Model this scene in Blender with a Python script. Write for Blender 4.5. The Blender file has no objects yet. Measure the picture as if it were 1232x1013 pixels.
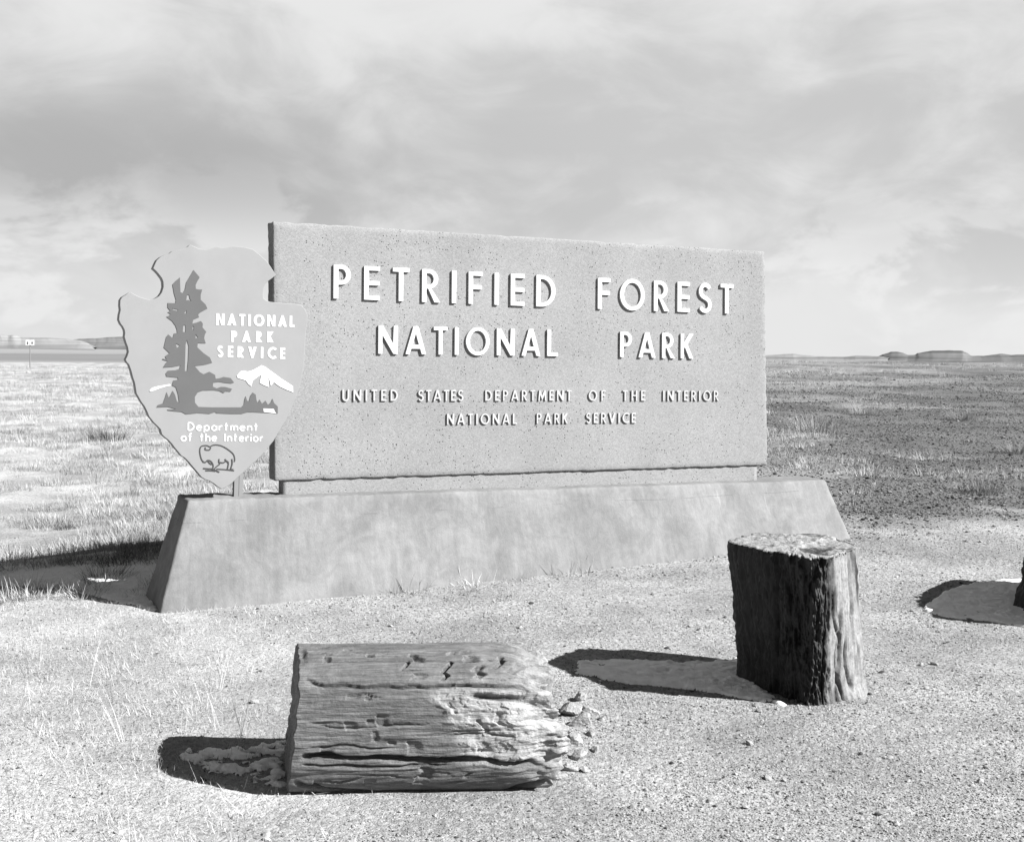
import bpy, bmesh, math, random
import numpy as np
from mathutils import Vector, Matrix
from mathutils.geometry import delaunay_2d_cdt
random.seed(7)
RNG = np.random.default_rng(11)
scene = bpy.context.scene
COL = scene.collection
R = math.radians

# ------------------------------------------------------------------ camera
F, PX, PY, EYE, ROLL = 1470.0, 616.0, 422.0, 1.55, 0.0095   # focal length and optical axis in photo pixels
cam_d = bpy.data.cameras.new("camera")
cam = bpy.data.objects.new("camera", cam_d); COL.objects.link(cam)
cam_d.sensor_fit = 'HORIZONTAL'; cam_d.sensor_width = 36
cam_d.lens = 36 * F / 1232
cam_d.shift_y = -(506.5 - PY) / 1232
cam_d.clip_start = 0.05; cam_d.clip_end = 40000
CAM_R = Matrix.Rotation(R(90), 3, 'X') @ Matrix.Rotation(ROLL, 3, 'Z')
cam.matrix_world = Matrix.Translation((0, 0, EYE)) @ CAM_R.to_4x4()
scene.camera = cam
scene.render.resolution_x, scene.render.resolution_y = 1024, 841

# ------------------------------------------------------------------ light
SUN_EL, SUN_H = R(36), Vector((0.94, -0.34, 0)).normalized()
SUN_V = (SUN_H * math.cos(SUN_EL) + Vector((0, 0, math.sin(SUN_EL)))).normalized()
sun_d = bpy.data.lights.new("sun", 'SUN'); sun_d.energy = 5.0; sun_d.angle = R(0.5)
sun_d.color = (1, 1, 1)                                  # the photograph is black and white
sun = bpy.data.objects.new("sun", sun_d); COL.objects.link(sun)
sun.rotation_euler = (-SUN_V).to_track_quat('-Z', 'Y').to_euler(); sun.location = (30, -10, 30)
vs = scene.view_settings
scene.display_settings.display_device = 'sRGB'
vs.view_transform = 'Standard'; vs.look = 'None'; vs.gamma = 1.0; vs.exposure = 1.52; vs.use_curve_mapping = False


class Nodes:
    def __init__(self, tree):
        self.t = tree
    def __call__(self, kind, props=None, **ins):
        n = self.t.nodes.new(kind)
        for k, v in (props or {}).items():
            setattr(n, k, v)
        for k, v in ins.items():
            key = int(k[1:]) if k[0] == 'i' and k[1:].isdigit() else k.replace('_', ' ')
            self.put(n.inputs[key], v)
        return n
    def put(self, sock, v):
        if isinstance(v, bpy.types.NodeSocket):
            self.t.links.new(v, sock)
        elif isinstance(v, bpy.types.Node):
            self.t.links.new(v.outputs[0], sock)
        elif sock.type in ('RGBA',) and not hasattr(v, '__len__'):
            sock.default_value = (v, v, v, 1)
        else:
            sock.default_value = v
    def math(self, op, a, b=0.0, c=0.0, clamp=False):
        return self('ShaderNodeMath', dict(operation=op, use_clamp=clamp), i0=a, i1=b, i2=c).outputs[0]
    def remap(self, v, a, b, c=0.0, d=1.0, kind='SMOOTHSTEP'):
        return self('ShaderNodeMapRange', dict(interpolation_type=kind), i0=v, i1=a, i2=b, i3=c, i4=d).outputs[0]
    def noise(self, vec, scale, detail=4, rough=0.55, dist=0.0):
        return self('ShaderNodeTexNoise', None, Vector=vec, Scale=scale, Detail=detail, Roughness=rough, Distortion=dist).outputs[0]
    def mix(self, f, a, b):
        n = self.t.nodes.new('ShaderNodeMix'); n.data_type = 'FLOAT'
        self.put(n.inputs[0], f); self.put(n.inputs[2], a); self.put(n.inputs[3], b)
        return n.outputs[0]


world = bpy.data.worlds.new("World"); scene.world = world; world.use_nodes = True
world.node_tree.nodes.clear()
w = Nodes(world.node_tree)
tc = w('ShaderNodeTexCoord')
skyt = w('ShaderNodeTexSky', dict(sky_type='NISHITA', sun_disc=False, sun_elevation=SUN_EL, sun_rotation=R(110), altitude=1600.0, dust_density=0.4))
bw = w('ShaderNodeRGBToBW', None, Color=skyt.outputs[0]).outputs[0]
sep = w('ShaderNodeSeparateXYZ', None, Vector=tc.outputs['Generated'])
up = w.math('MAXIMUM', sep.outputs[2], 0.0)
den = w.math('ADD', up, 0.24)
cx_ = w.math('DIVIDE', sep.outputs[0], den); cy_ = w.math('DIVIDE', sep.outputs[1], den)
cv = w('ShaderNodeCombineXYZ', None, X=cx_, Y=cy_, Z=0.0).outputs[0]
SKYN = dict(broad=0.55, mid=1.7)
ang = w('ShaderNodeMapping', None, Vector=tc.outputs['Generated'], Location=(1.30, 0.4, 0.22), Scale=(1.0, 1.0, 2.1)).outputs[0]
n1 = w.noise(ang, 3.0, 4, 0.5, 0.5)
n2 = w.noise(ang, 8.5, 8, 0.6, 0.5)
# cumulus puffs low in the sky, in angular space so that they stay rounded
av = w('ShaderNodeMapping', None, Vector=tc.outputs['Generated'], Location=(0.38, 0.0, 0.61), Scale=(1.0, 1.0, 1.9)).outputs[0]
n3 = w.noise(av, 9.0, 7, 0.55, 0.25)
low = w.remap(up, 0.17, 0.02)
thick = w.math('ADD', w.math('MULTIPLY', n1, 0.68), w.math('MULTIPLY', n2, 0.32))
# underside brightness of the stratus: grey where thick, white where thin
strat = w.remap(thick, 0.40, 0.60, 0.335, 0.245)
belt = w.math('MULTIPLY', w.math('MULTIPLY', w.remap(up, 0.06, 0.12), w.remap(up, 0.24, 0.15)), w.remap(sep.outputs[0], 0.12, -0.30))
strat = w.math('MULTIPLY', strat, w.math('SUBTRACT', 1.0, w.math('MULTIPLY', belt, 0.22)))
puff = w.math('MULTIPLY', w.remap(n3, 0.50, 0.60), low)
cl = w.mix(w.math('MULTIPLY', puff, 0.8), strat, 0.385)
cl = w.mix(w.math('MULTIPLY', w.remap(up, 0.11, 0.0), 0.75), cl, 0.335)
# unseen sky overhead and behind the camera is dimmed to cut the fill light
cover = w.math('MULTIPLY', w.remap(up, 0.44, 0.30), w.remap(sep.outputs[1], -0.15, 0.65, 0.30, 1.0))
inv = 0.84 / 0.08
colr = w.mix(cover, w.math('MULTIPLY', bw, 0.36), w.math('MULTIPLY', cl, inv))
bg = w('ShaderNodeBackground', None, Color=colr, Strength=0.08)
w('ShaderNodeOutputWorld', None, Surface=bg)


# ------------------------------------------------------------------ numbers: rays, noise, terrain
def ray(x, y):
    return CAM_R @ Vector(((x - PX) / F, -(y - PY) / F, -1.0))

def hash3(ix, iy, iz, seed):
    n = (ix * 374761393 + iy * 668265263 + iz * 2147483647 + seed * 974711) & 0xffffffff
    n = ((n ^ (n >> 13)) * 1274126177) & 0xffffffff
    n = ((n ^ (n >> 16)) * 2246822519) & 0xffffffff
    return ((n ^ (n >> 15)) & 0xffffff) / float(0xffffff)

def vnoise(x, y, z=None, seed=0):
    x = np.asarray(x, float); y = np.asarray(y, float)
    z = np.zeros_like(x) if z is None else np.asarray(z, float)
    ix, iy, iz = np.floor(x).astype(np.int64), np.floor(y).astype(np.int64), np.floor(z).astype(np.int64)
    fx, fy, fz = x - ix, y - iy, z - iz
    fx, fy, fz = [f * f * f * (f * (f * 6 - 15) + 10) for f in (fx, fy, fz)]
    r = 0
    for dx in (0, 1):
        for dy in (0, 1):
            for dz in (0, 1):
                r = r + hash3(ix + dx, iy + dy, iz + dz, seed) * (fx if dx else 1 - fx) * (fy if dy else 1 - fy) * (fz if dz else 1 - fz)
    return r * 2 - 1

def fbm(x, y, z=None, seed=0, octv=4, gain=0.5):
    a, s, t = 1.0, 0.0, 0.0
    for o in range(octv):
        k = 2.03 ** o
        s = s + a * vnoise(np.asarray(x) * k, np.asarray(y) * k, None if z is None else np.asarray(z) * k, seed + o * 17)
        t += a; a *= gain
    return s / t

def sstep(a, b, v):
    t = np.clip((np.asarray(v, float) - a) / (b - a), 0, 1)
    return t * t * (3 - 2 * t)

YS = [-9e9, 7.0, 8.4, 9.6, 14, 25, 45, 60, 72, 95, 130, 250, 420, 1500, 9e9]
ZR = [0, 0, .07, .16, .30, .52, .86, 1.06, 1.16, 1.05, .2, -5, -11, -27, -27]
ZL = [0, 0, .02, .03, .10, .36, .56, .60, .50, .2, -1.2, -6, -8, -8, -8]
def terrain(x, y):
    x = np.asarray(x, float); y = np.asarray(y, float)
    yy = y + 4 * vnoise(x / 60, y / 60, seed=3) * sstep(30, 80, y)
    zl = sum(np.interp(yy * k, YS, ZL) for k in (.94, 1, 1.06)) / 3
    zr = sum(np.interp(yy * k, YS, ZR) for k in (.94, 1, 1.06)) / 3
    side = sstep(-.18, .22, x / np.maximum(np.abs(y), 3))
    z = zl * (1 - side) + zr * side
    z = z - .17 * sstep(-2.2, -4.6, x) * sstep(6.2, 8.2, y) * sstep(17, 11, y)
    d = np.hypot(x, y)
    near = sstep(400, 150, d)
    z = z + fbm(x / 9, y / 9, seed=5) * .13 * sstep(11, 35, y) * near
    z = z + .30 * fbm(x / 13, y / 30, seed=12, octv=2) * sstep(30, 60, y) * near
    z = z + fbm(x / 1.7, y / 1.7, seed=6, octv=3) * (.018 + .05 * sstep(9.5, 16, y)) * near * np.where(y > 2, 1, 1)
    z = z + fbm(x / .33, y / .33, seed=8, octv=3) * .008 * sstep(40, 15, d)
    z = z + fbm(x / 400, y / 400, seed=9, octv=3) * 4 * sstep(400, 1500, d)
    return z

def tz(x, y):
    return float(terrain(np.array([x]), np.array([y]))[0])

def ground_at(x, y):                       # where the photo's pixel meets the ground
    d = ray(x, y); t = 3.0
    for _ in range(60):
        p = d * t; g = tz(p.x, p.y)
        t += (EYE + p.z - g) / max(.02, -d.z) * .5
    return Vector((d.x * t, d.y * t, tz(d.x * t, d.y * t)))


# ------------------------------------------------------------------ scene helpers
def tag(o, label=None, cat=None, group=None, kind=None):
    for k, v in (('label', label), ('category', cat), ('group', group), ('kind', kind)):
        if v: o[k] = v
    return o

def empty(name, loc=(0, 0, 0), rz=0.0):
    o = bpy.data.objects.new(name, None); COL.objects.link(o)
    o.location = loc; o.rotation_euler = (0, 0, rz); o.empty_display_size = .2
    return o

def link(name, me, mat=None, parent=None, keep=True):
    o = bpy.data.objects.new(name, me); COL.objects.link(o)
    if mat: me.materials.append(mat)
    if parent is not None:
        o.parent = parent
        if keep: o.matrix_parent_inverse = parent_world(parent).inverted()
    return o

def parent_world(o):
    m = o.matrix_basis.copy()
    while o.parent is not None:
        m = o.parent.matrix_basis @ o.matrix_parent_inverse @ m; o = o.parent
    return m

def mesh_np(name, verts, faces, smooth=True, attrs=None):
    """faces: (n,4) or (n,3) array."""
    me = bpy.data.meshes.new(name)
    verts = np.asarray(verts, np.float32); faces = np.asarray(faces, np.int32)
    k = faces.shape[1]
    me.vertices.add(len(verts)); me.vertices.foreach_set('co', verts.ravel())
    me.loops.add(faces.size); me.loops.foreach_set('vertex_index', faces.ravel())
    me.polygons.add(len(faces)); me.polygons.foreach_set('loop_start', np.arange(0, faces.size, k, dtype=np.int32))
    me.polygons.foreach_set('loop_total', np.full(len(faces), k, np.int32))
    me.polygons.foreach_set('use_smooth', np.full(len(faces), smooth))
    for an, av in (attrs or {}).items():
        a = me.attributes.new(an, 'FLOAT', 'POINT'); a.data.foreach_set('value', np.asarray(av, np.float32).ravel())
    me.update(calc_edges=True); me.validate()
    return me

def grid_faces(nu, nv, wrap_v=False):
    u = np.arange(nu - 1)[:, None]; v = np.arange(nv if wrap_v else nv - 1)[None, :]
    a = u * nv + v; b = u * nv + (v + 1) % nv; c = (u + 1) * nv + (v + 1) % nv; d = (u + 1) * nv + v
    return np.stack([a, d, c, b], -1).reshape(-1, 4)

def bm_mesh(name, bm, smooth=False):
    me = bpy.data.meshes.new(name); bm.normal_update(); bm.to_mesh(me); bm.free()
    if smooth: me.polygons.foreach_set('use_smooth', [True] * len(me.polygons))
    return me

def material(name, rough=0.9):
    m = bpy.data.materials.new(name); m.use_nodes = True
    m.node_tree.nodes.clear()
    n = Nodes(m.node_tree)
    p = n('ShaderNodeBsdfPrincipled', None, Roughness=rough)
    p.inputs['Specular IOR Level'].default_value = 0.15
    n('ShaderNodeOutputMaterial', None, Surface=p)
    return m, n, p

def grey(n, v):
    return n('ShaderNodeCombineColor', None, Red=v, Green=v, Blue=v).outputs[0]

def bump(n, p, h, dist, strength=1.0, prev=None):
    b = n('ShaderNodeBump', None, Height=h, Distance=dist, Strength=strength)
    if prev is not None: n.put(b.inputs['Normal'], prev)
    n.put(p.inputs['Normal'], b.outputs[0])
    return b.outputs[0]

def plain(name, v, rough=.8):
    m, n, p = material(name, rough)
    g = n('ShaderNodeNewGeometry')
    f = n.noise(g.outputs['Position'], 6.0, 5, .6)
    n.put(p.inputs['Base Color'], grey(n, n.remap(f, .2, .8, v * .93, v * 1.05, 'LINEAR')))
    return m


# ------------------------------------------------------------------ materials
# ground: light gravel in front, straw soil to the left, dark pebbly soil on the hill to the right
m_ground, n, p = material("ground", .95)
pos = n('ShaderNodeNewGeometry').outputs['Position']
at_straw = n('ShaderNodeAttribute', dict(attribute_name='straw')).outputs['Fac']
at_dark = n('ShaderNodeAttribute', dict(attribute_name='dark')).outputs['Fac']
flat = n('ShaderNodeVectorMath', dict(operation='MULTIPLY'), i0=pos, i1=(1, 1, 0)).outputs[0]
v1 = n('ShaderNodeTexVoronoi', None, Vector=flat, Scale=130.0, Randomness=1.0)
v2 = n('ShaderNodeTexVoronoi', None, Vector=flat, Scale=52.0, Randomness=1.0)
s1 = n('ShaderNodeSeparateColor', None, Color=v1.outputs['Color']).outputs[0]
s2 = n('ShaderNodeSeparateColor', None, Color=v2.outputs['Color']).outputs[1]
mott = n.noise(flat, 1.3, 5, .6)
peb = n.math('ADD', n.math('MULTIPLY', s1, .5), n.math('MULTIPLY', s2, .5))
gravel = n.remap(peb, .15, .85, .15, .31, 'LINEAR')
gravel = n.math('MULTIPLY', gravel, n.remap(mott, .32, .68, .74, 1.14))
straw = n.remap(n.noise(flat, 30, 5, .65), .3, .7, .225, .45)
straw = n.mix(.45, straw, n.math('MULTIPLY', gravel, 1.18))
straw = n.math('MULTIPLY', straw, n.remap(n.noise(flat, .9, 4, .6), .35, .65, .70, 1.14))
darkc = n.math('MULTIPLY', n.remap(peb, .15, .85, .04, .14, 'LINEAR'), n.remap(n.noise(flat, .6, 4, .6), .3, .7, .8, 1.25))
base = n.mix(at_straw, gravel, straw)
base = n.mix(at_dark, base, darkc)
# the plain far behind: pale flats with darker bands of soil
sy = n('ShaderNodeSeparateXYZ', None, Vector=pos)
yb = n.math('ADD', sy.outputs[1], n.math('MULTIPLY', n.noise(flat, .0015, 4, .6), 700.0))
farf = n.remap(sy.outputs[1], 110, 200)
band = n.math('MULTIPLY', n.remap(yb, 1050, 1250), n.remap(yb, 2250, 2000))
farc = n.mix(n.math('MULTIPLY', band, n.remap(n.noise(flat, .004, 4, .6), .35, .55, .75, 1.0)), .21, .14)
base = n.mix(farf, base, farc)
n.put(p.inputs['Base Color'], grey(n, base))
hh = n.math('SUBTRACT', 1.0, n.math('ADD', n.math('MULTIPLY', v1.outputs['Distance'], .5), n.math('MULTIPLY', v2.outputs['Distance'], .8)))
nb = bump(n, p, hh, .007, .7)

m_stone, n, p = material("gravel_stone", .85)
ri = n('ShaderNodeObjectInfo').outputs['Random']
c = n.mix(n.remap(ri, .87, .91), n.remap(ri, 0, .87, .165, .31, 'LINEAR'), .055)
n.put(p.inputs['Base Color'], grey(n, c))
m_dstone, n, p = material("dark_stone", .85)
ri = n('ShaderNodeObjectInfo').outputs['Random']
n.put(p.inputs['Base Color'], grey(n, n.mix(n.remap(ri, .8, .9), n.remap(ri, 0, .8, .03, .10, 'LINEAR'), .22)))

def blade_mat(name, a, b):
    m, n, p = material(name, .7)
    ri = n('ShaderNodeObjectInfo').outputs['Random']
    g = n.noise(n('ShaderNodeNewGeometry').outputs['Position'], 45, 2)
    n.put(p.inputs['Base Color'], grey(n, n.math('MULTIPLY', n.remap(ri, 0, 1, a, b, 'LINEAR'), n.remap(g, .3, .7, .8, 1.15))))
    return m
m_straw = blade_mat("dry_grass", .25, .48)
m_dull = blade_mat("dull_grass", .18, .32)
m_twig = blade_mat("dark_twig", .045, .12)

# exposed-aggregate concrete of the panel
m_panel, n, p = material("aggregate_concrete", .9)
tcn = n('ShaderNodeTexCoord').outputs['Object']
vp = n('ShaderNodeTexVoronoi', None, Vector=tcn, Scale=85.0)
sp_ = n('ShaderNodeSeparateColor', None, Color=vp.outputs['Color'])
fine = n('ShaderNodeTexVoronoi', None, Vector=tcn, Scale=130.0)
sf = n('ShaderNodeSeparateColor', None, Color=fine.outputs['Color']).outputs[0]
cluster = n.noise(tcn, 3.2, 4, .65)
pit = n.math('MULTIPLY', n.math('GREATER_THAN', sp_.outputs[0], n.remap(cluster, .42, .66, .998, .80, 'LINEAR')), n.remap(vp.outputs['Distance'], .42, .2))
basev = n.math('MULTIPLY', n.remap(sf, 0, 1, .170, .226, 'LINEAR'), n.remap(n.noise(tcn, 1.4, 5, .6), .3, .7, .92, 1.07))
cv2 = n.mix(pit, basev, .035)
n.put(p.inputs['Base Color'], grey(n, cv2))
hb = n.math('SUBTRACT', n.math('MULTIPLY', n.math('SUBTRACT', 1.0, fine.outputs['Distance']), .3), n.math('MULTIPLY', pit, 1.8))
bump(n, p, hb, .006, .5)

# trowelled concrete of the pedestal: vertical runs, blotches, lime bloom
m_ped, n, p = material("trowelled_concrete", .85)
tcn = n('ShaderNodeTexCoord').outputs['Object']
runs = n.noise(n('ShaderNodeMapping', None, Vector=tcn, Scale=(7, 3, .8)).outputs[0], 1.4, 6, .62, .3)
blot = n.noise(tcn, 2.6, 6, .62, .6)
fineg = n.noise(tcn, 90, 3, .6)
swirl = n.noise(tcn, 9.0, 4, .6, 2.2)
v = n.math('MULTIPLY', n.remap(blot, .32, .68, .130, .180), n.remap(runs, .3, .7, .93, 1.06))
v = n.math('MULTIPLY', v, n.remap(fineg, .25, .75, .94, 1.05, 'LINEAR'))
v = n.math('MULTIPLY', v, n.remap(swirl, .35, .65, .94, 1.06))
fs = n.noise(n('ShaderNodeMapping', None, Vector=tcn, Scale=(30, 10, 5)).outputs[0], 1.0, 5, .65, .4)
v = n.math('MULTIPLY', v, n.remap(fs, .3, .7, .93, 1.07))
so = n('ShaderNodeSeparateXYZ', None, Vector=tcn)
bl = n.noise(n('ShaderNodeMapping', None, Vector=tcn, Scale=(16, 4, 1.6)).outputs[0], 1.0, 4, .6, .4)
bloom = n.math('MULTIPLY', n.remap(bl, .58, .72), n.math('MULTIPLY', n.remap(so.outputs[0], 2.4, 3.3), n.remap(so.outputs[2], .30, .42)))
v = n.mix(n.math('MULTIPLY', bloom, .35), v, .34)
seam = n.math('COMPARE', n.math('ADD', so.outputs[2], n.math('MULTIPLY', n.noise(tcn, 1.1, 3), .03)), .512, .0022)
seam = n.math('MULTIPLY', seam, n.remap(n.noise(tcn, 3.1, 3), .48, .56))
v = n.mix(n.math('MULTIPLY', seam, .30), v, .08)
n.put(p.inputs['Base Color'], grey(n, v))
bump(n, p, n.math('SUBTRACT', n.math('ADD', n.math('MULTIPLY', fineg, .3), n.math('MULTIPLY', blot, .9)), n.math('MULTIPLY', seam, .6)), .010, .5)

m_white = plain("white_paint", .56, .55)
m_plate = plain("sign_board", .205, .6)
m_plate_letter = plain("emblem_white", .55, .6)
m_emblem = plain("emblem_dark", .085, .6)
m_line = plain("emblem_line", .045, .6)
m_post = plain("weathered_wood", .17, .85)
m_worn = plain("worn_white_paint", .36, .6)
m_darkmark = plain("sign_mark", .08)

# petrified wood: fibre along the object's own axis; the attribute "pale" is weathered quartz, and on the stumps also the sunlit side painted paler
def wood_mat(name, scale, base_lo, base_hi, pale_v):
    m, n, p = material(name, .62)
    p.inputs['Specular IOR Level'].default_value = 0.35
    tco = n('ShaderNodeTexCoord').outputs['Object']
    pale = n('ShaderNodeAttribute', dict(attribute_name='pale')).outputs['Fac']
    crack = n('ShaderNodeAttribute', dict(attribute_name='crack')).outputs['Fac']
    fib = n.noise(n('ShaderNodeMapping', None, Vector=tco, Scale=scale).outputs[0], 1.0, 7, .68, .25)
    fib2 = n.noise(n('ShaderNodeMapping', None, Vector=tco, Scale=tuple(s * 3.1 for s in scale)).outputs[0], 1.0, 4, .7, .2)
    blot = n.noise(tco, 7.0, 6, .65, .4)
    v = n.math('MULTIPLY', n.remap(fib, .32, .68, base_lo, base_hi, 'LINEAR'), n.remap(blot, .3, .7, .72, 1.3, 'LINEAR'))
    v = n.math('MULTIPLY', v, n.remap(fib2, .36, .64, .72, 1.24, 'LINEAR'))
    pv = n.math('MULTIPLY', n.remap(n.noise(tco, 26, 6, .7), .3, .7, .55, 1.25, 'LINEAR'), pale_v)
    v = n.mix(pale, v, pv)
    v = n.mix(crack, v, .014)
    n.put(p.inputs['Base Color'], grey(n, v))
    h = n.math('ADD', n.math('MULTIPLY', fib, .7), n.math('MULTIPLY', fib2, .5))
    h = n.math('ADD', h, n.math('MULTIPLY', n.noise(tco, 60, 5, .65), .45))
    bump(n, p, h, .012, .8)
    return m
m_log = wood_mat("petrified_log", (4, 55, 55), .072, .150, .30)
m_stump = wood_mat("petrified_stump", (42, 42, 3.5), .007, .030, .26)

m_snow, n, p = material("snow", .8)
tcn = n('ShaderNodeNewGeometry').outputs['Position']
n.put(p.inputs['Base Color'], grey(n, n.remap(n.noise(tcn, 16, 5, .6), .3, .7, .84, .95)))
bump(n, p, n.noise(tcn, 34, 6, .65), .014, .8)

m_hill, n, p = material("badland", .95)
pos = n('ShaderNodeNewGeometry').outputs['Position']
sz = n('ShaderNodeSeparateXYZ', None, Vector=pos)
lay = n.noise(n('ShaderNodeCombineXYZ', None, X=n.math('MULTIPLY', sz.outputs[0], .0012), Y=0.0, Z=n.math('MULTIPLY', sz.outputs[2], .13)).outputs[0], 1.0, 4, .6)
tone = n('ShaderNodeAttribute', dict(attribute_name='tone')).outputs['Fac']
n.put(p.inputs['Base Color'], grey(n, n.math('MULTIPLY', tone, n.remap(lay, .35, .65, .38, .8))))


# ------------------------------------------------------------------ ground
def geo(a, b, k):
    return a * (b / a) ** (np.arange(1, k + 1) / k)
ys = np.concatenate([-geo(4, 3000, 24)[::-1], np.arange(-4, 2, .4), np.arange(2, 12.5, .045), 12.5 + geo(.06, 60, 110), 72.5 + geo(1.0, 8900, 130)])
xs = np.concatenate([-5.2 - geo(.08, 7000, 120)[::-1], np.arange(-5.2, 5.2, .05), 5.2 + geo(.08, 7000, 120)])
GX, GY = np.meshgrid(xs, ys, indexing='ij')

def straw_mask(x, y):
    s = x / np.maximum(y, 1.0)
    nz = fbm(x / .8, y / .8, seed=21) * .35 + fbm(x / .22, y / .22, seed=23, octv=2) * .15
    near = sstep(-.08, -.26, s + nz * .22) * sstep(9, 7.5, y)
    back = sstep(.06, -.02, s + nz * .1) * sstep(7.4, 9.0, y)
    patch = sstep(.0, .45, fbm(x / 2.6, y / 1.9, seed=25) + .45 * sstep(22, 45, y) - .25 + .5 * sstep(.35, .2, s)) * sstep(10.5, 13, y) * .7
    return np.clip(np.maximum(np.maximum(near * .9, back), patch), 0, 1)

def dark_mask(x, y):
    s = x / np.maximum(y, 1.0)
    nz = fbm(x / 1.1, y / 1.1, seed=31)
    d = sstep(.02, .12, s + nz * .05) * sstep(9.4, 11.0, y + nz * 1.3 + .5 * fbm(x / .3, y / .3, seed=33))
    d = d * (1 - .75 * straw_mask(x, y)) * sstep(140, 70, y)
    return np.clip(d, 0, 1)

G = terrain(GX, GY)
gm = mesh_np("ground", np.stack([GX, GY, G], -1).reshape(-1, 3), grid_faces(len(xs), len(ys))[:, ::-1],
             attrs=dict(straw=straw_mask(GX, GY), dark=dark_mask(GX, GY)))
tag(link("ground", gm, m_ground), 'gravel and dry soil desert ground', 'ground', kind='structure')


# ------------------------------------------------------------------ far hills
def ridge(name, prof, dist, depth, tone, z0, label, seed):
    """prof: silhouette as (photo x, photo y); becomes a ridge with gullied slopes and a flat top at its own distance."""
    xs_ = np.array([q[0] for q in prof], float); ysv = np.array([q[1] for q in prof], float)
    nu, nv = 260, 26
    px = np.linspace(xs_[0], xs_[-1], nu); py = np.interp(px, xs_, ysv) + .35 * fbm(px / 9, px * 0 + seed, seed=seed)
    P = []
    for a, b in zip(px, py):
        d = ray(a, b); d = d / d.y
        X, top = d.x * dist, EYE + d.z * dist
        col = []
        for j in range(nv):
            t = j / (nv - 1)
            yy = dist - depth * .35 + t * depth * 1.35
            prof_h = sstep(0, .26, t) * (1 - .6 * sstep(.6, 1, t))
            col.append((X * (yy / dist), yy, z0 + (top - z0) * prof_h))
        P.append(col)
    P = np.array(P)
    g = fbm(P[..., 0] / (depth * .16), P[..., 2] / 12, seed=seed + 1, octv=4)
    slope = sstep(z0, z0 + 4, P[..., 2])
    P[..., 1] += g * depth * .05 * slope
    P[..., 2] = np.maximum(P[..., 2], z0 - 2)
    tn = np.full(P.shape[:2], tone) * (1 + .25 * fbm(P[..., 0] / (depth * .4), P[..., 1] / (depth * .3), seed=seed + 3))
    o = link(name, mesh_np(name, P.reshape(-1, 3), grid_faces(nu, nv), attrs=dict(tone=tn)), m_hill)
    tag(o, label, 'hill', kind='structure')

ridge("hill", [(-140, 414), (-90, 404), (-40, 402), (0, 402), (8, 403.5), (17, 403), (24, 405.5), (40, 406), (60, 406.5), (83, 407.5), (95, 409), (104, 413), (115, 418)], 3600, 900, .30, -10, 'pale eroded badland mesa behind the grass', 41)
ridge("hill", [(70, 418), (80, 410), (95, 407.5), (115, 407), (130, 405.6), (150, 405), (185, 405), (240, 407), (300, 412), (330, 419)], 4600, 900, .22, -12, 'dark low mesa behind the arrowhead sign', 43)
ridge("hill", [(860, 433), (905, 428), (923, 427.5), (955, 426), (983, 429), (1016, 430), (1030, 428), (1057, 429), (1070, 431)], 3300, 700, .26, -30, 'low pale badland ridge right of the sign', 45)
ridge("hill", [(880, 432), (930, 430), (1000, 430.6), (1060, 429.5), (1100, 428.6), (1160, 428.4), (1190, 428.2), (1240, 428.6), (1300, 429), (1420, 431)], 5400, 900, .20, -34, 'long low dark ridge under the mesas on the right', 49)
ridge("hill", [(1046, 431), (1057, 429), (1063, 427), (1066, 425.4), (1073, 423.2), (1081, 423), (1087, 425), (1091, 427.5), (1100, 427), (1104, 425), (1121, 422), (1140, 421.6), (1157, 422), (1163, 425), (1168, 428), (1179, 429), (1186, 428), (1204, 425.6), (1216, 427), (1232, 426.5), (1290, 425), (1360, 431)], 4000, 900, .15, -30, 'dark flat topped mesa on the right horizon', 47)


# ------------------------------------------------------------------ the sign's own frame
D1 = 7.7; D2 = D1 * 1.217
def flat_pt(x, y, D):
    d = ray(x, y); return d * (D / d.y) + Vector((0, 0, EYE))
A_ = flat_pt(328, 419, D1); B_ = flat_pt(921, 425, D2)
S_DIR = Vector((B_.x - A_.x, B_.y - A_.y, 0)).normalized()
N_DIR = Vector((S_DIR.y, -S_DIR.x, 0))
THETA = math.atan2(S_DIR.y, S_DIR.x)
ORG = Vector((A_.x, A_.y, 0.0))            # on the panel's front plane, at its left end, at z = 0
FRAME = Matrix.Translation(ORG) @ Matrix(((S_DIR.x, 0 - N_DIR.x, 0, 0), (S_DIR.y, -N_DIR.y, 0, 0), (0, 0, 1, 0), (0, 0, 0, 1)))
# local axes of the sign's empties: x along the panel, y to the back, z up
def loc(x, y, nrm=0.0):
    """photo pixel -> (s, z) on the plane nrm metres in front of the panel's face"""
    d = ray(x, y)
    o = Vector((0, 0, EYE)) - ORG
    t = (nrm - o.dot(N_DIR)) / d.dot(N_DIR)
    q = o + d * t
    return q.dot(S_DIR), q.z

sign = empty("monument_sign"); sign.matrix_basis = FRAME
tag(sign, 'long concrete park entrance sign with raised white letters on a sloped base', 'sign')

def hexa(bm, bot, top, cuts=0):
    vs_ = [bm.verts.new(q) for q in bot + top]
    for f in ((3, 2, 1, 0), (4, 5, 6, 7), (0, 1, 5, 4), (1, 2, 6, 5), (2, 3, 7, 6), (3, 0, 4, 7)):
        bm.faces.new([vs_[i] for i in f])

def add_child(name, me, mat, parent):
    o = bpy.data.objects.new(name, me); COL.objects.link(o)
    me.materials.append(mat); o.parent = parent
    return o

def subdivide_to(bm, size):
    for _ in range(9):
        es = [e for e in bm.edges if e.calc_length() > size]
        if not es: break
        bmesh.ops.subdivide_edges(bm, edges=es, cuts=1, use_grid_fill=True)

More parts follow.
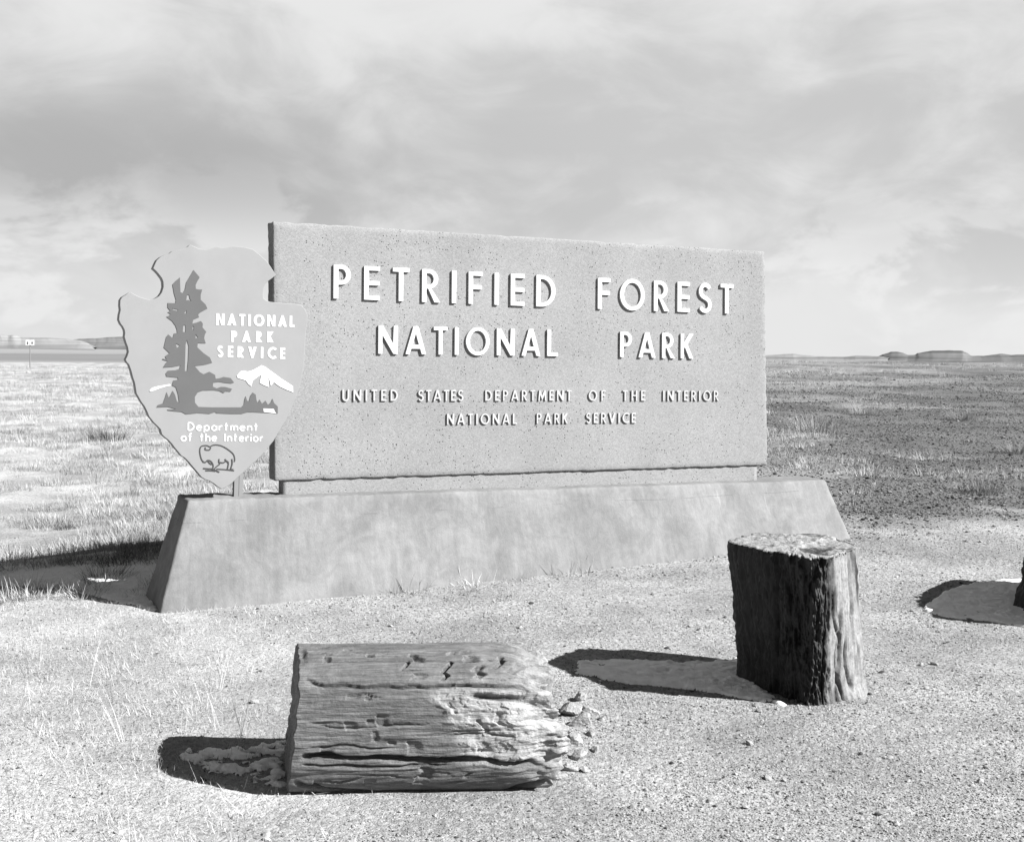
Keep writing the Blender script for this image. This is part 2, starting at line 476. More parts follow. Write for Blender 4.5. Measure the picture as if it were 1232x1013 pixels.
def roughen(bm, amp_edge, amp_all, seed, sharp):
    """chips along the edges (sharp gives each vertex's closeness to an edge) and a slight overall unevenness"""
    vs_ = list(bm.verts); bm.normal_update()
    co = np.array([v.co for v in vs_])
    k = fbm(co[:, 0] * 22, co[:, 1] * 22, co[:, 2] * 22, seed=seed, octv=3)
    k2 = fbm(co[:, 0] * 3, co[:, 1] * 3, co[:, 2] * 3, seed=seed + 9, octv=2)
    for i, v in enumerate(vs_):
        s = sharp(v.co)
        v.co -= v.normal * (amp_edge * s * max(0.0, k[i] + .1) * 2 + amp_all * k2[i])

PAN_T = .135
pTL, pTR, pBR, pBL = loc(328, 266), loc(921, 302.5), loc(923.5, 560), loc(330, 579)
bm = bmesh.new()
hexa(bm, [(pBL[0], 0, pBL[1]), (pBR[0], 0, pBR[1]), (pBR[0], PAN_T, pBR[1]), (pBL[0], PAN_T, pBL[1])],
     [(pTL[0], 0, pTL[1]), (pTR[0], 0, pTR[1]), (pTR[0], PAN_T, pTR[1]), (pTL[0], PAN_T, pTL[1])])
bmesh.ops.bevel(bm, geom=list(bm.edges), offset=.012, segments=2, profile=.5, affect='EDGES')
subdivide_to(bm, .034)
zt0, zt1, zb0, zb1 = pTL[1], pTR[1], pBL[1], pBR[1]
def near_edge(c):
    f = min(1, max(0, c.x / pTR[0]))
    top = zt0 + (zt1 - zt0) * f; bot = zb0 + (zb1 - zb0) * f
    d = min(top - c.z, c.z - bot, c.x - pTL[0], pTR[0] - c.x)
    return max(0, 1 - max(0, d) / .03)
roughen(bm, .006, .0012, 3, near_edge)
panel = add_child("panel", bm_mesh("panel", bm, True), m_panel, sign)

# neck between panel and pedestal
nTL, nTR, nBL, nBR = loc(340, 577, -.018), loc(910, 560, -.018), loc(340, 600, -.018), loc(910, 578, -.018)
bm = bmesh.new()
hexa(bm, [(nBL[0], .018, nBL[1] - .05), (nBR[0], .018, nBR[1] - .05), (nBR[0], .115, nBR[1] - .05), (nBL[0], .115, nBL[1] - .05)],
     [(nTL[0], .018, nTL[1] + .03), (nTR[0], .018, nTR[1] + .03), (nTR[0], .115, nTR[1] + .03), (nTL[0], .115, nTL[1] + .03)])
subdivide_to(bm, .05); roughen(bm, .0, .003, 8, lambda c: 0)
add_child("neck", bm_mesh("neck", bm, True), m_panel, sign)

# pedestal with battered faces
FT, FB, BT, BB = .12, .30, -.20, -.24
tl, tr = loc(226, 602, FT), loc(993, 577.5, FT)
bl_, br = loc(190, 745, FB), loc(1022, 643, FB)
def down(a, b, z):                                       # follow an edge on down to a depth below the ground
    k = (z - a[1]) / (b[1] - a[1]); return (a[0] + (b[0] - a[0]) * k, z, k)
l2, r2 = down(tl, bl_, -.25), down(tr, br, -.25)
yb_l = FT + (FB - FT) * l2[2]; yb_r = FT + (FB - FT) * r2[2]
bm = bmesh.new()
hexa(bm, [(l2[0], -yb_l, -.25), (r2[0], -yb_r, -.25), (r2[0], -BB, -.25), (l2[0], -BB, -.25)],
     [(tl[0], -FT, tl[1]), (tr[0], -FT, tr[1]), (tr[0], -BT, tr[1] + .004), (tl[0], -BT, tl[1] + .004)])
bmesh.ops.bevel(bm, geom=list(bm.edges), offset=.014, segments=2, profile=.5, affect='EDGES')
subdivide_to(bm, .05)
def ped_edge(c):
    f = (c.z - tl[1]) / (l2[1] - tl[1]); xl = tl[0] + (l2[0] - tl[0]) * f; xr = tr[0] + (r2[0] - tr[0]) * f
    return max(0, 1 - max(0, min(c.x - xl, xr - c.x, tl[1] - c.z)) / .05)
roughen(bm, .006, .005, 13, ped_edge)
add_child("pedestal", bm_mesh("pedestal", bm, True), m_ped, sign)


# ------------------------------------------------------------------ letters (outlines in units of the cap height)
def arc(cx, cy, rx, ry, a0, a1, k=18):
    return [(cx + rx * math.cos(R(a0 + (a1 - a0) * i / k)), cy + ry * math.sin(R(a0 + (a1 - a0) * i / k))) for i in range(k + 1)]

def thick_path(pts, wd):
    l, r_ = [], []
    for i, q in enumerate(pts):
        a = pts[max(0, i - 1)]; b = pts[min(len(pts) - 1, i + 1)]
        dx, dy = b[0] - a[0], b[1] - a[1]; L = math.hypot(dx, dy) or 1
        l.append((q[0] - dy / L * wd / 2, q[1] + dx / L * wd / 2)); r_.append((q[0] + dy / L * wd / 2, q[1] - dx / L * wd / 2))
    return l + r_[::-1]

def glyph(ch, w=.135):
    """-> (width, outer contour, holes)"""
    h = w * .82
    if ch == 'I': return w, [(0, 0), (0, 1), (w, 1), (w, 0)], []
    if ch == 'E':
        W = .48; return W, [(0, 0), (0, 1), (W, 1), (W, 1 - h), (w, 1 - h), (w, .5 + h / 2), (W - .01, .5 + h / 2), (W - .01, .5 - h / 2), (w, .5 - h / 2), (w, h), (W, h), (W, 0)], []
    if ch == 'F':
        W = .46; return W, [(0, 0), (0, 1), (W, 1), (W, 1 - h), (w, 1 - h), (w, .52 + h / 2), (W - .02, .52 + h / 2), (W - .02, .52 - h / 2), (w, .52 - h / 2), (w, 0)], []
    if ch == 'L':
        W = .44; return W, [(0, 0), (0, 1), (w, 1), (w, h), (W, h), (W, 0)], []
    if ch == 'T':
        W = .52; m = W / 2; return W, [(m - w / 2, 0), (m - w / 2, 1 - h), (0, 1 - h), (0, 1), (W, 1), (W, 1 - h), (m + w / 2, 1 - h), (m + w / 2, 0)], []
    if ch == 'H':
        W = .64; return W, [(0, 0), (0, 1), (w, 1), (w, .5 + h / 2), (W - w, .5 + h / 2), (W - w, 1), (W, 1), (W, 0), (W - w, 0), (W - w, .5 - h / 2), (w, .5 - h / 2), (w, 0)], []
    if ch == 'N':
        W = .72; a, b = w * 1.12, .30
        return W, [(0, 0), (0, 1), (a, 1), (W - w, b), (W - w, 1), (W, 1), (W, 0), (W - a, 0), (w, 1 - b), (w, 0)], []
    if ch == 'M':
        W = .86; return W, [(0, 0), (.09, 1), (.09 + w * .8, 1), (W / 2, .36), (W - .09 - w * .8, 1), (W - .09, 1), (W, 0), (W - w, 0), (W - w - .055, .62), (W / 2 + .02, .08), (W / 2 - .02, .08), (w + .055, .62), (w, 0)], []
    if ch == 'A':
        W = .78; t, c_ = .085, w * 1.12; k = W / 2 - t
        f = lambda y: c_ + k * y
        return W, [(0, 0), (k, 1), (W - k, 1), (W, 0), (W - c_, 0), (W - f(.20), .20), (f(.20), .20), (c_, 0)], [[(f(.33), .33), (W - f(.33), .33), (W / 2, (W / 2 - c_) / k)]]
    if ch == 'V':
        W = .74; t, c_ = .085, w * 1.12; k = W / 2 - t
        return W, [(0, 1), (c_, 1), (W / 2, 1 - (W / 2 - c_) / k), (W - c_, 1), (W, 1), (W / 2 + t, 0), (W / 2 - t, 0)], []
    if ch == 'K':
        W = .60; return W, [(0, 0), (0, 1), (w, 1), (w, .55), (W - w * 1.25, 1), (W - .01, 1), (.30, .585), (W, 0), (W - w * 1.28, 0), (.20, .47), (w, .42), (w, 0)], []
    if ch == 'O':
        W = .94; return W, arc(W / 2, .5, W / 2, .515, 0, 350, 35), [arc(W / 2, .5, W / 2 - w, .515 - h, 0, 350, 35)]
    if ch == 'D':
        W = .68; bx = .20
        return W, [(0, 0), (0, 1), (bx, 1)] + arc(bx, .5, W - bx, .5, 88, -88, 22) + [(bx, 0)], [[(w, h), (w, 1 - h), (bx, 1 - h)] + arc(bx, .5, W - bx - w, .5 - h, 88, -88, 22) + [(bx, h)]]
    if ch in 'PR':
        W = .52 if ch == 'P' else .56; r_ = .29; lo = .42; bx = .52 - r_; cy = .71
        hole = [[(w, lo + h), (w, 1 - h), (bx, 1 - h)] + arc(bx, cy, r_ - w, .29 - h, 86, -86, 14) + [(bx, lo + h)]]
        if ch == 'P':
            return W, [(0, 0), (0, 1), (bx, 1)] + arc(bx, cy, r_, .29, 86, -86, 16) + [(bx, lo), (w, lo), (w, 0)], hole
        return W, [(0, 0), (0, 1), (bx, 1)] + arc(bx, cy, r_, .29, 86, -78, 16) + [(W + .03, 0), (W - w * 1.1, 0), (bx - .03, lo), (w, lo), (w, 0)], hole
    if ch == 'C':
        W = .74; return W, thick_path(arc(.5, .5, .5 - w / 2, .515 - h / 2, 48, 312, 30), w * .95), []
    if ch == 'U':
        W = .62; r_ = W / 2 - w / 2
        return W, thick_path([(w / 2, 1), (w / 2, .7), (w / 2, .45)] + arc(W / 2, .32, r_, .32 - h / 2, 180, 360, 20) + [(W - w / 2, .45), (W - w / 2, .7), (W - w / 2, 1)], w), []
    if ch == 'S':
        W = .52; a, b = W / 2 - w / 2, .255 - h * .28
        top = arc(W / 2, .745 - h * .12, a, .255 - h * .38, 28, 250, 20); bot = arc(W / 2, .255 + h * .12, a, .255 - h * .38, 70, -152, 20)
        return W, thick_path(top + bot, w * .93), []

def contours_mesh(name, loops, e, bev=0.0):
    cu = bpy.data.curves.new(name, 'CURVE'); cu.dimensions = '2D'; cu.fill_mode = 'BOTH'; cu.extrude = e - bev; cu.bevel_depth = bev; cu.bevel_resolution = 1
    for lp in loops:
        s = cu.splines.new('POLY'); s.points.add(len(lp) - 1); s.use_cyclic_u = True
        for q, pt in zip(s.points, lp): q.co = (pt[0], pt[1], 0, 1)
    o = bpy.data.objects.new(name, cu)
    me = bpy.data.meshes.new_from_object(o)
    bpy.data.objects.remove(o); bpy.data.curves.remove(cu)
    return me

STAND = Matrix(((1, 0, 0, 0), (0, 0, -1, 0), (0, 1, 0, 0), (0, 0, 0, 1)))     # outline plane -> upright, facing the front

def word(text, x0, ytop0, ybot0, x1, ytop1, ybot1, parent, mat, nrm, prot, w=.135, name="letter", y_off=0.0, bev=.0012):
    a0, b0 = loc(x0, ybot0, nrm), loc(x0, ytop0, nrm)
    a1, b1 = loc(x1, ybot1, nrm), loc(x1, ytop1, nrm)
    H = ((b0[1] - a0[1]) + (b1[1] - a1[1])) / 2
    L = a1[0] - a0[0]
    gl = [glyph(c, w) for c in text]
    tot = sum(g[0] for g in gl) * H
    sq = 1.0; ngap = max(1, len(text) - 1)
    gap = (L - tot) / ngap
    if gap < .13 * H:
        sq = (L - .13 * H * ngap) / tot; gap = .13 * H
    s = a0[0]
    for k, (W, outer, holes) in enumerate(gl):
        f = (s - a0[0]) / L
        zb = a0[1] + (a1[1] - a0[1]) * f
        shear = (a1[1] - a0[1]) / L
        loops = [[(q[0] * H * sq, q[1] * H + q[0] * H * sq * shear) for q in lp] for lp in [outer] + holes]
        me = contours_mesh(name, loops, prot / 2, bev); me.transform(STAND)
        o = add_child(name, me, mat, parent); o.location = (s, -(nrm - prot / 2) - y_off, zb)
        s += W * H * sq + gap
    return H

PR = .0165
for args in (("PETRIFIED", 401.5, 319, 359, 668, 332, 369.5), ("FOREST", 719.5, 335.5, 371.5, 882, 342, 377.5),
             ("NATIONAL", 455.5, 391.5, 425.5, 671, 397.5, 428.5), ("PARK", 746.5, 399.5, 429.5, 834, 402, 431.5)):
    word(*args, panel, m_white, PR - .001, PR)
P2 = .012
for args in (("UNITED", 412, 469, 482.5, 478.5, 469.3, 482.2), ("STATES", 503.5, 469.4, 482.4, 557.5, 469.6, 482.2), ("DEPARTMENT", 584, 469.6, 482.2, 687.5, 469.9, 481.8),
             ("OF", 708.5, 469.9, 482, 728.5, 470, 482), ("THE", 749.5, 470, 482, 776.5, 470, 482), ("INTERIOR", 798, 470.2, 482, 864.5, 470.4, 482),
             ("NATIONAL", 538, 498, 510.5, 622, 498, 510), ("PARK", 646, 497.5, 509.5, 683, 497.5, 509.2), ("SERVICE", 705.5, 497.2, 509, 765, 497, 508.6)):
    word(*args, panel, m_worn, P2 - .001, P2, .125, bev=.0006)


# ------------------------------------------------------------------ arrowhead sign
PL_F, PL_T = .09, .075                                       # its face stands 9 cm before the panel's
arrow = empty("arrowhead_sign"); arrow.matrix_basis = FRAME
tag(arrow, 'pale arrowhead shaped park service emblem board beside the concrete panel', 'emblem sign')
z1 = lambda q: (130 + q[0] / 2.981, 270 + q[1] / 2.981)
z4 = lambda q: (180 + q[0] / 6.484, 310 + q[1] / 6.484)
z5 = lambda q: (180 + q[0] / 5.958, 430 + q[1] / 5.958)
on_plate = lambda pts, f, n_=PL_F: [loc(*f(q), n_) for q in pts]

out = [(163, 158), (170, 142), (176, 130), (190, 118), (208, 110), (222, 106), (232, 98), (252, 93), (272, 88), (288, 82), (296, 75), (310, 82), (326, 90), (350, 92), (372, 90), (390, 83), (405, 85), (420, 85), (445, 80), (470, 82), (490, 84), (518, 91), (532, 101), (545, 112), (558, 124), (570, 135), (585, 158), (600, 181), (588, 192), (572, 203), (562, 214), (557, 228), (555, 250), (556, 266), (566, 274), (582, 280), (610, 283), (640, 286), (672, 287), (694, 292), (707, 308), (714, 325), (713, 352), (708, 380), (706, 420), (704, 452), (702, 490), (698, 522), (692, 556), (684, 586), (672, 620), (660, 650), (648, 676), (636, 702), (622, 724), (606, 750), (592, 776), (572, 800), (552, 824), (528, 848), (508, 866), (486, 886), (468, 902), (444, 926), (424, 940), (409, 948), (395, 940), (380, 928), (364, 918), (350, 914), (336, 905), (322, 888), (310, 874), (298, 860), (290, 850), (276, 836), (264, 829), (252, 814), (240, 800), (230, 786), (218, 773), (204, 762), (194, 752), (190, 735), (178, 722), (165, 710), (156, 698), (148, 688), (142, 672), (132, 652), (120, 636), (110, 618), (103, 606), (100, 586), (97, 568), (90, 548), (84, 524), (76, 502), (68, 494), (64, 485), (70, 474), (75, 458), (72, 440), (66, 424), (60, 404), (62, 390), (60, 378), (54, 366), (46, 356), (40, 342), (42, 324), (46, 308), (44, 290), (45, 272), (52, 262), (66, 254), (80, 245), (94, 253), (112, 262), (132, 268), (152, 273), (170, 268), (184, 259), (194, 245), (200, 225), (199, 206), (194, 193), (182, 177), (172, 166)]
plate_me = contours_mesh("plate", [on_plate(out, z1)], PL_T / 2, .003); plate_me.transform(STAND)
plate = add_child("plate", plate_me, m_plate, arrow); plate.location = (0, -(PL_F - PL_T / 2), 0)

tree_top = [(342, 98), (365, 125), (390, 155), (372, 185), (358, 215), (360, 245), (385, 250), (410, 250), (398, 290), (398, 330), (435, 365), (450, 398), (400, 425), (378, 445), (385, 465), (340, 485), (333, 515), (365, 508), (400, 495), (415, 515), (412, 545), (442, 580), (430, 600), (425, 630), (437, 668), (405, 668), (375, 665), (372, 700), (420, 745), (470, 780), (487, 820), (430, 835), (350, 845), (390, 892), (420, 910), (465, 890), (510, 915), (515, 945)]
tree_low = [(500, 150), (530, 140), (580, 148), (605, 180), (585, 187), (540, 182), (500, 175), (455, 180), (453, 210), (480, 222), (510, 212), (540, 212), (590, 225), (580, 245), (545, 243), (530, 256), (500, 240), (460, 235), (380, 237), (345, 250), (323, 285), (325, 325), (350, 355), (450, 358), (560, 358), (655, 358), (675, 338), (680, 300), (688, 278), (698, 310), (712, 315), (722, 275), (738, 252), (760, 267), (765, 305), (775, 328), (788, 302), (805, 332), (830, 310), (848, 340), (868, 322), (880, 296), (892, 328), (918, 352), (918, 402), (870, 398), (815, 396), (740, 392), (700, 392), (660, 404), (580, 404), (480, 400), (470, 390), (430, 404), (340, 398), (330, 400), (260, 407), (230, 390), (180, 386), (130, 380), (126, 374), (190, 370), (130, 354), (50, 358), (58, 342), (95, 330), (110, 290), (122, 250), (138, 292), (150, 270), (165, 240), (182, 268), (195, 315), (212, 325), (203, 262), (188, 215), (160, 200), (170, 166), (205, 160), (200, 145), (120, 137), (115, 115), (130, 96), (185, 92)]
tree_left = [(232, 868), (240, 840), (180, 852), (105, 857), (125, 825), (140, 808), (98, 795), (103, 788), (132, 795), (120, 770), (155, 745), (110, 702), (122, 650), (130, 618), (145, 600), (180, 630), (190, 592), (215, 590), (212, 560), (200, 530), (175, 495), (130, 462), (150, 455), (162, 440), (140, 428), (160, 415), (140, 390), (140, 355), (200, 357), (205, 330), (190, 280), (178, 210), (200, 185), (236, 155), (238, 215), (240, 270), (258, 278), (275, 250), (285, 195), (312, 150)]
holes = [[(285, 335), (292, 290), (308, 293), (312, 318), (325, 340), (302, 331)], [(175, 395), (222, 406), (216, 418), (180, 408)], [(268, 436), (288, 410), (286, 437)], [(262, 528), (280, 528), (280, 582), (258, 580)], [(336, 532), (346, 540), (342, 570), (334, 560)], [(358, 596), (376, 622), (358, 632)], [(203, 668), (236, 685), (212, 706)], [(290, 640), (304, 690), (300, 800), (292, 885), (274, 885), (278, 760), (280, 680)]]
loops = [on_plate(tree_top, z4) + on_plate(tree_low, z5) + on_plate(tree_left, z4)] + [on_plate(h_, z4) for h_ in holes]
def inside(pt, loops):
    c = False
    for lp in loops:
        for i in range(len(lp)):
            a, b = lp[i - 1], lp[i]
            if (a[1] > pt[1]) != (b[1] > pt[1]) and pt[0] < (b[0] - a[0]) * (pt[1] - a[1]) / (b[1] - a[1]) + a[0]: c = not c
    return c

def cut_sheet(name, loops, e):
    """a thin cut-out of the given outlines"""
    vs_, es = [], []
    for lp in loops:
        k = len(vs_); vs_ += [Vector(q) for q in lp]; es += [(k + i, k + (i + 1) % len(lp)) for i in range(len(lp))]
    co, _, tri, _, _, _ = delaunay_2d_cdt(vs_, es, [], 0, 1e-6)
    bm = bmesh.new(); bv = [bm.verts.new((q[0], q[1], 0)) for q in co]
    for t in tri:
        c = sum((Vector(co[i]) for i in t), Vector((0, 0))) / len(t)
        if inside(c, loops):
            try: bm.faces.new([bv[i] for i in t])
            except ValueError: pass
    bmesh.ops.delete(bm, geom=[v for v in bm.verts if not v.link_faces], context='VERTS')
    bmesh.ops.recalc_face_normals(bm, faces=bm.faces)
    ex = bmesh.ops.extrude_face_region(bm, geom=list(bm.faces))
    for v in ex['geom']:
        if isinstance(v, bmesh.types.BMVert): v.co.z += e
    bmesh.ops.recalc_face_normals(bm, faces=bm.faces)
    return bm_mesh(name, bm)

def flat_part(name, loops, mat, up_mm):
    me = cut_sheet(name, loops, .0015); me.transform(STAND)
    o = add_child(name, me, mat, plate); o.location = (0, -(up_mm / 1000) - PL_T / 2, 0)
    return o
flat_part("tree_emblem", loops, m_emblem, 1.5)
mount = [(625, 130), (640, 112), (655, 98), (678, 95), (700, 102), (720, 98), (742, 90), (780, 70), (800, 57), (830, 68), (855, 88), (880, 105), (940, 150), (990, 182), (1026, 206), (1028, 250), (985, 234), (930, 208), (890, 178), (868, 204), (858, 160), (850, 142), (852, 212), (820, 200), (788, 182), (802, 122), (770, 142), (738, 168), (728, 208), (705, 188), (688, 165), (655, 155), (630, 148)]
flat_part("mountain_emblem", [on_plate(mount, z5)], m_plate_letter, 1.8)
flat_part("snow_ridge_emblem", [on_plate([(148, 596), (158, 586), (180, 580), (204, 576), (222, 573), (226, 578), (206, 582), (185, 588), (170, 594), (152, 600)], z1)], m_plate_letter, 1.6)
flat_part("lake_emblem", [on_plate([(815, 366), (890, 370), (894, 386), (908, 402), (818, 390)], z5)], m_plate_letter, 2.4)

def strokes_mesh(name, paths, wd, e=.002):
    """each pen stroke a thin strip, every one a hair higher than the last so that none lie in one plane"""
    bm = bmesh.new(); k = 0
    for pts in paths:
        k += 1
        lp = thick_path(pts, wd); m_ = len(pts); h0 = e + .00012 * (k % 12)
        L = lp[:m_]; Rr = lp[m_:][::-1]
        f = [[bm.verts.new((q[0], q[1], z)) for q in side] for z in (0, h0) for side in (L, Rr)]
        for i in range(m_ - 1):
            bm.faces.new((f[2][i], f[3][i], f[3][i + 1], f[2][i + 1]))
            bm.faces.new((f[0][i], f[2][i], f[2][i + 1], f[0][i + 1])); bm.faces.new((f[3][i], f[1][i], f[1][i + 1], f[3][i + 1]))
        bm.faces.new((f[0][0], f[1][0], f[3][0], f[2][0])); bm.faces.new((f[0][-1], f[2][-1], f[3][-1], f[1][-1]))
    bmesh.ops.recalc_face_normals(bm, faces=bm.faces)
    me = bm_mesh(name, bm); me.transform(STAND)
    return me

def smooth_path(pts, k=4):
    o = []
    for i in range(len(pts) - 1):
        p0, p1, p2, p3 = pts[max(0, i - 1)], pts[i], pts[i + 1], pts[min(len(pts) - 1, i + 2)]
        for j in range(k):
            t = j / k
            o.append(tuple(.5 * (2 * p1[c] + (p2[c] - p0[c]) * t + (2 * p0[c] - 5 * p1[c] + 4 * p2[c] - p3[c]) * t * t + (3 * p1[c] - p0[c] - 3 * p2[c] + p3[c]) * t ** 3) for c in (0, 1)))
    return o + [pts[-1]]
bis = [[(392, 752), (376, 738), (366, 712), (360, 680), (361, 655), (370, 638), (390, 632), (412, 632), (432, 640), (452, 630), (480, 627), (515, 634), (550, 652), (590, 682), (606, 706), (610, 735), (606, 748)],
       [(400, 644), (398, 660), (412, 664)], [(412, 664), (430, 662), (438, 645)], [(380, 748), (400, 752), (414, 738), (436, 742), (452, 762), (456, 785), (446, 800)],
       [(414, 738), (430, 758), (446, 768)], [(498, 728), (496, 748), (502, 764), (480, 782), (460, 802)], [(502, 752), (525, 755), (540, 748)], [(540, 728), (548, 742), (564, 756), (562, 780), (556, 804)],
       [(548, 738), (566, 752)], [(590, 728), (592, 760), (584, 790), (582, 806)], [(384, 795), (420, 798), (452, 800), (500, 822)], [(400, 812), (440, 812), (470, 816)], [(480, 800), (540, 804), (606, 812)], [(560, 806), (600, 802)]]
me = strokes_mesh("bison_emblem", [smooth_path(on_plate(s_, z5)) for s_ in bis], .0072)
o = add_child("bison_emblem", me, m_line, plate); o.location = (0, -PL_T / 2, 0)

def plate_word(text, x0, yt0, yb0, x1, yt1, yb1, wgt):
    """heavy white capitals on the board"""
    H = word(text, x0, yt0, yb0, x1, yt1, yb1, plate, m_plate_letter, PL_F + .0022, .003, wgt, y_off=-(PL_F - PL_T / 2), bev=0)
for a in (("NATIONAL", 259.8, 377.5, 391.2, 354.2, 379.8, 393.6), ("PARK", 278.2, 398.2, 411.4, 329, 399, 412.2), ("SERVICE", 261.5, 416.2, 429.6, 343, 418.4, 432)):
    plate_word(*a, .225)

LC = {  # pen strokes, x-height .62, cap height 1
    'D': (.62, [[(0, 0), (0, 1)], [(0, 1)] + arc(.18, .5, .40, .5, 90, -90, 12) + [(0, 0)]]),
    'I': (.0, [[(0, 0), (0, 1)]]),
    'e': (.52, [[(.02, .34), (.50, .34)], arc(.26, .31, .26, .31, 0, 320, 16)]),
    'p': (.52, [[(0, .62), (0, -.3)], arc(.26, .31, .26, .31, 180, -180, 18)]),
    'a': (.52, [[(.52, .62), (.52, 0)], arc(.26, .31, .26, .31, 0, 360, 18)]),
    'r': (.30, [[(0, 0), (0, .62)], arc(.24, .36, .24, .24, 180, 70, 8)]),
    't': (.36, [[(.16, 1), (.16, 0)], [(0, .64), (.34, .64)]]),
    'm': (.76, [[(0, 0), (0, .62)], [(0, .4)] + arc(.19, .42, .19, .2, 180, 0, 8) + [(.38, 0)], [(.38, .4)] + arc(.57, .42, .19, .2, 180, 0, 8) + [(.76, 0)]]),
    'n': (.46, [[(0, 0), (0, .62)], [(0, .38)] + arc(.23, .40, .23, .22, 180, 0, 10) + [(.46, 0)]]),
    'o': (.54, [arc(.27, .31, .27, .31, 0, 360, 20)]),
    'f': (.34, [[(.14, 0), (.14, .8)] + arc(.32, .8, .18, .2, 180, 80, 6), [(0, .62), (.32, .62)]]),
    'h': (.46, [[(0, 0), (0, 1)], [(0, .38)] + arc(.23, .40, .23, .22, 180, 0, 10) + [(.46, 0)]]),
    'i': (.0, [[(0, 0), (0, .62)], [(0, .84), (0, .98)]])}
def plate_line(text, x0, yt0, yb0, x1, yt1, yb1):
    a0, b0, a1 = loc(x0, yb0, PL_F), loc(x0, yt0, PL_F), loc(x1, yb1, PL_F)
    H = b0[1] - a0[1]; L = a1[0] - a0[0]; dz = a1[1] - a0[1]; gap = .30
    adv = [0.42 if c == ' ' else LC[c][0] for c in text]
    tot = sum(adv) + gap * (len(text) - 1); k = L / tot
    u = 0
    for c, ad in zip(text, adv):
        paths = []
        if c != ' ':
            for st in LC[c][1]:
                paths.append([(a0[0] + (u + q[0]) * k, a0[1] + q[1] * H + dz * (u + q[0]) / tot) for q in st])
            me = strokes_mesh("letter", paths, .0080)
            o = add_child("letter", me, m_plate_letter, plate); o.location = (0, -PL_T / 2, 0)
        u += ad + gap
plate_line("Department", 226.4, 508.6, 517.6, 309.5, 509.6, 518.2)
plate_line("of the Interior", 218, 521.4, 530.4, 316, 522.4, 531)

pa, pb = loc(286, 598.5, -.02), loc(291.5, 480, -.02)
bm = bmesh.new()
for k, (s0, wd_) in enumerate(((pa[0] - .025, .028), (pa[0] + .006, .024))):
    hexa(bm, [(s0, .015 + .003 * k, pa[1] - .03), (s0 + wd_, .015 + .003 * k, pa[1] - .03), (s0 + wd_, .06, pa[1] - .03), (s0, .06, pa[1] - .03)],
         [(s0 + .01, .015 + .003 * k, pb[1]), (s0 + wd_ + .01, .015 + .003 * k, pb[1]), (s0 + wd_ + .01, .06, pb[1]), (s0 + .01, .06, pb[1])])
add_child("post", bm_mesh("post", bm), m_post, arrow)


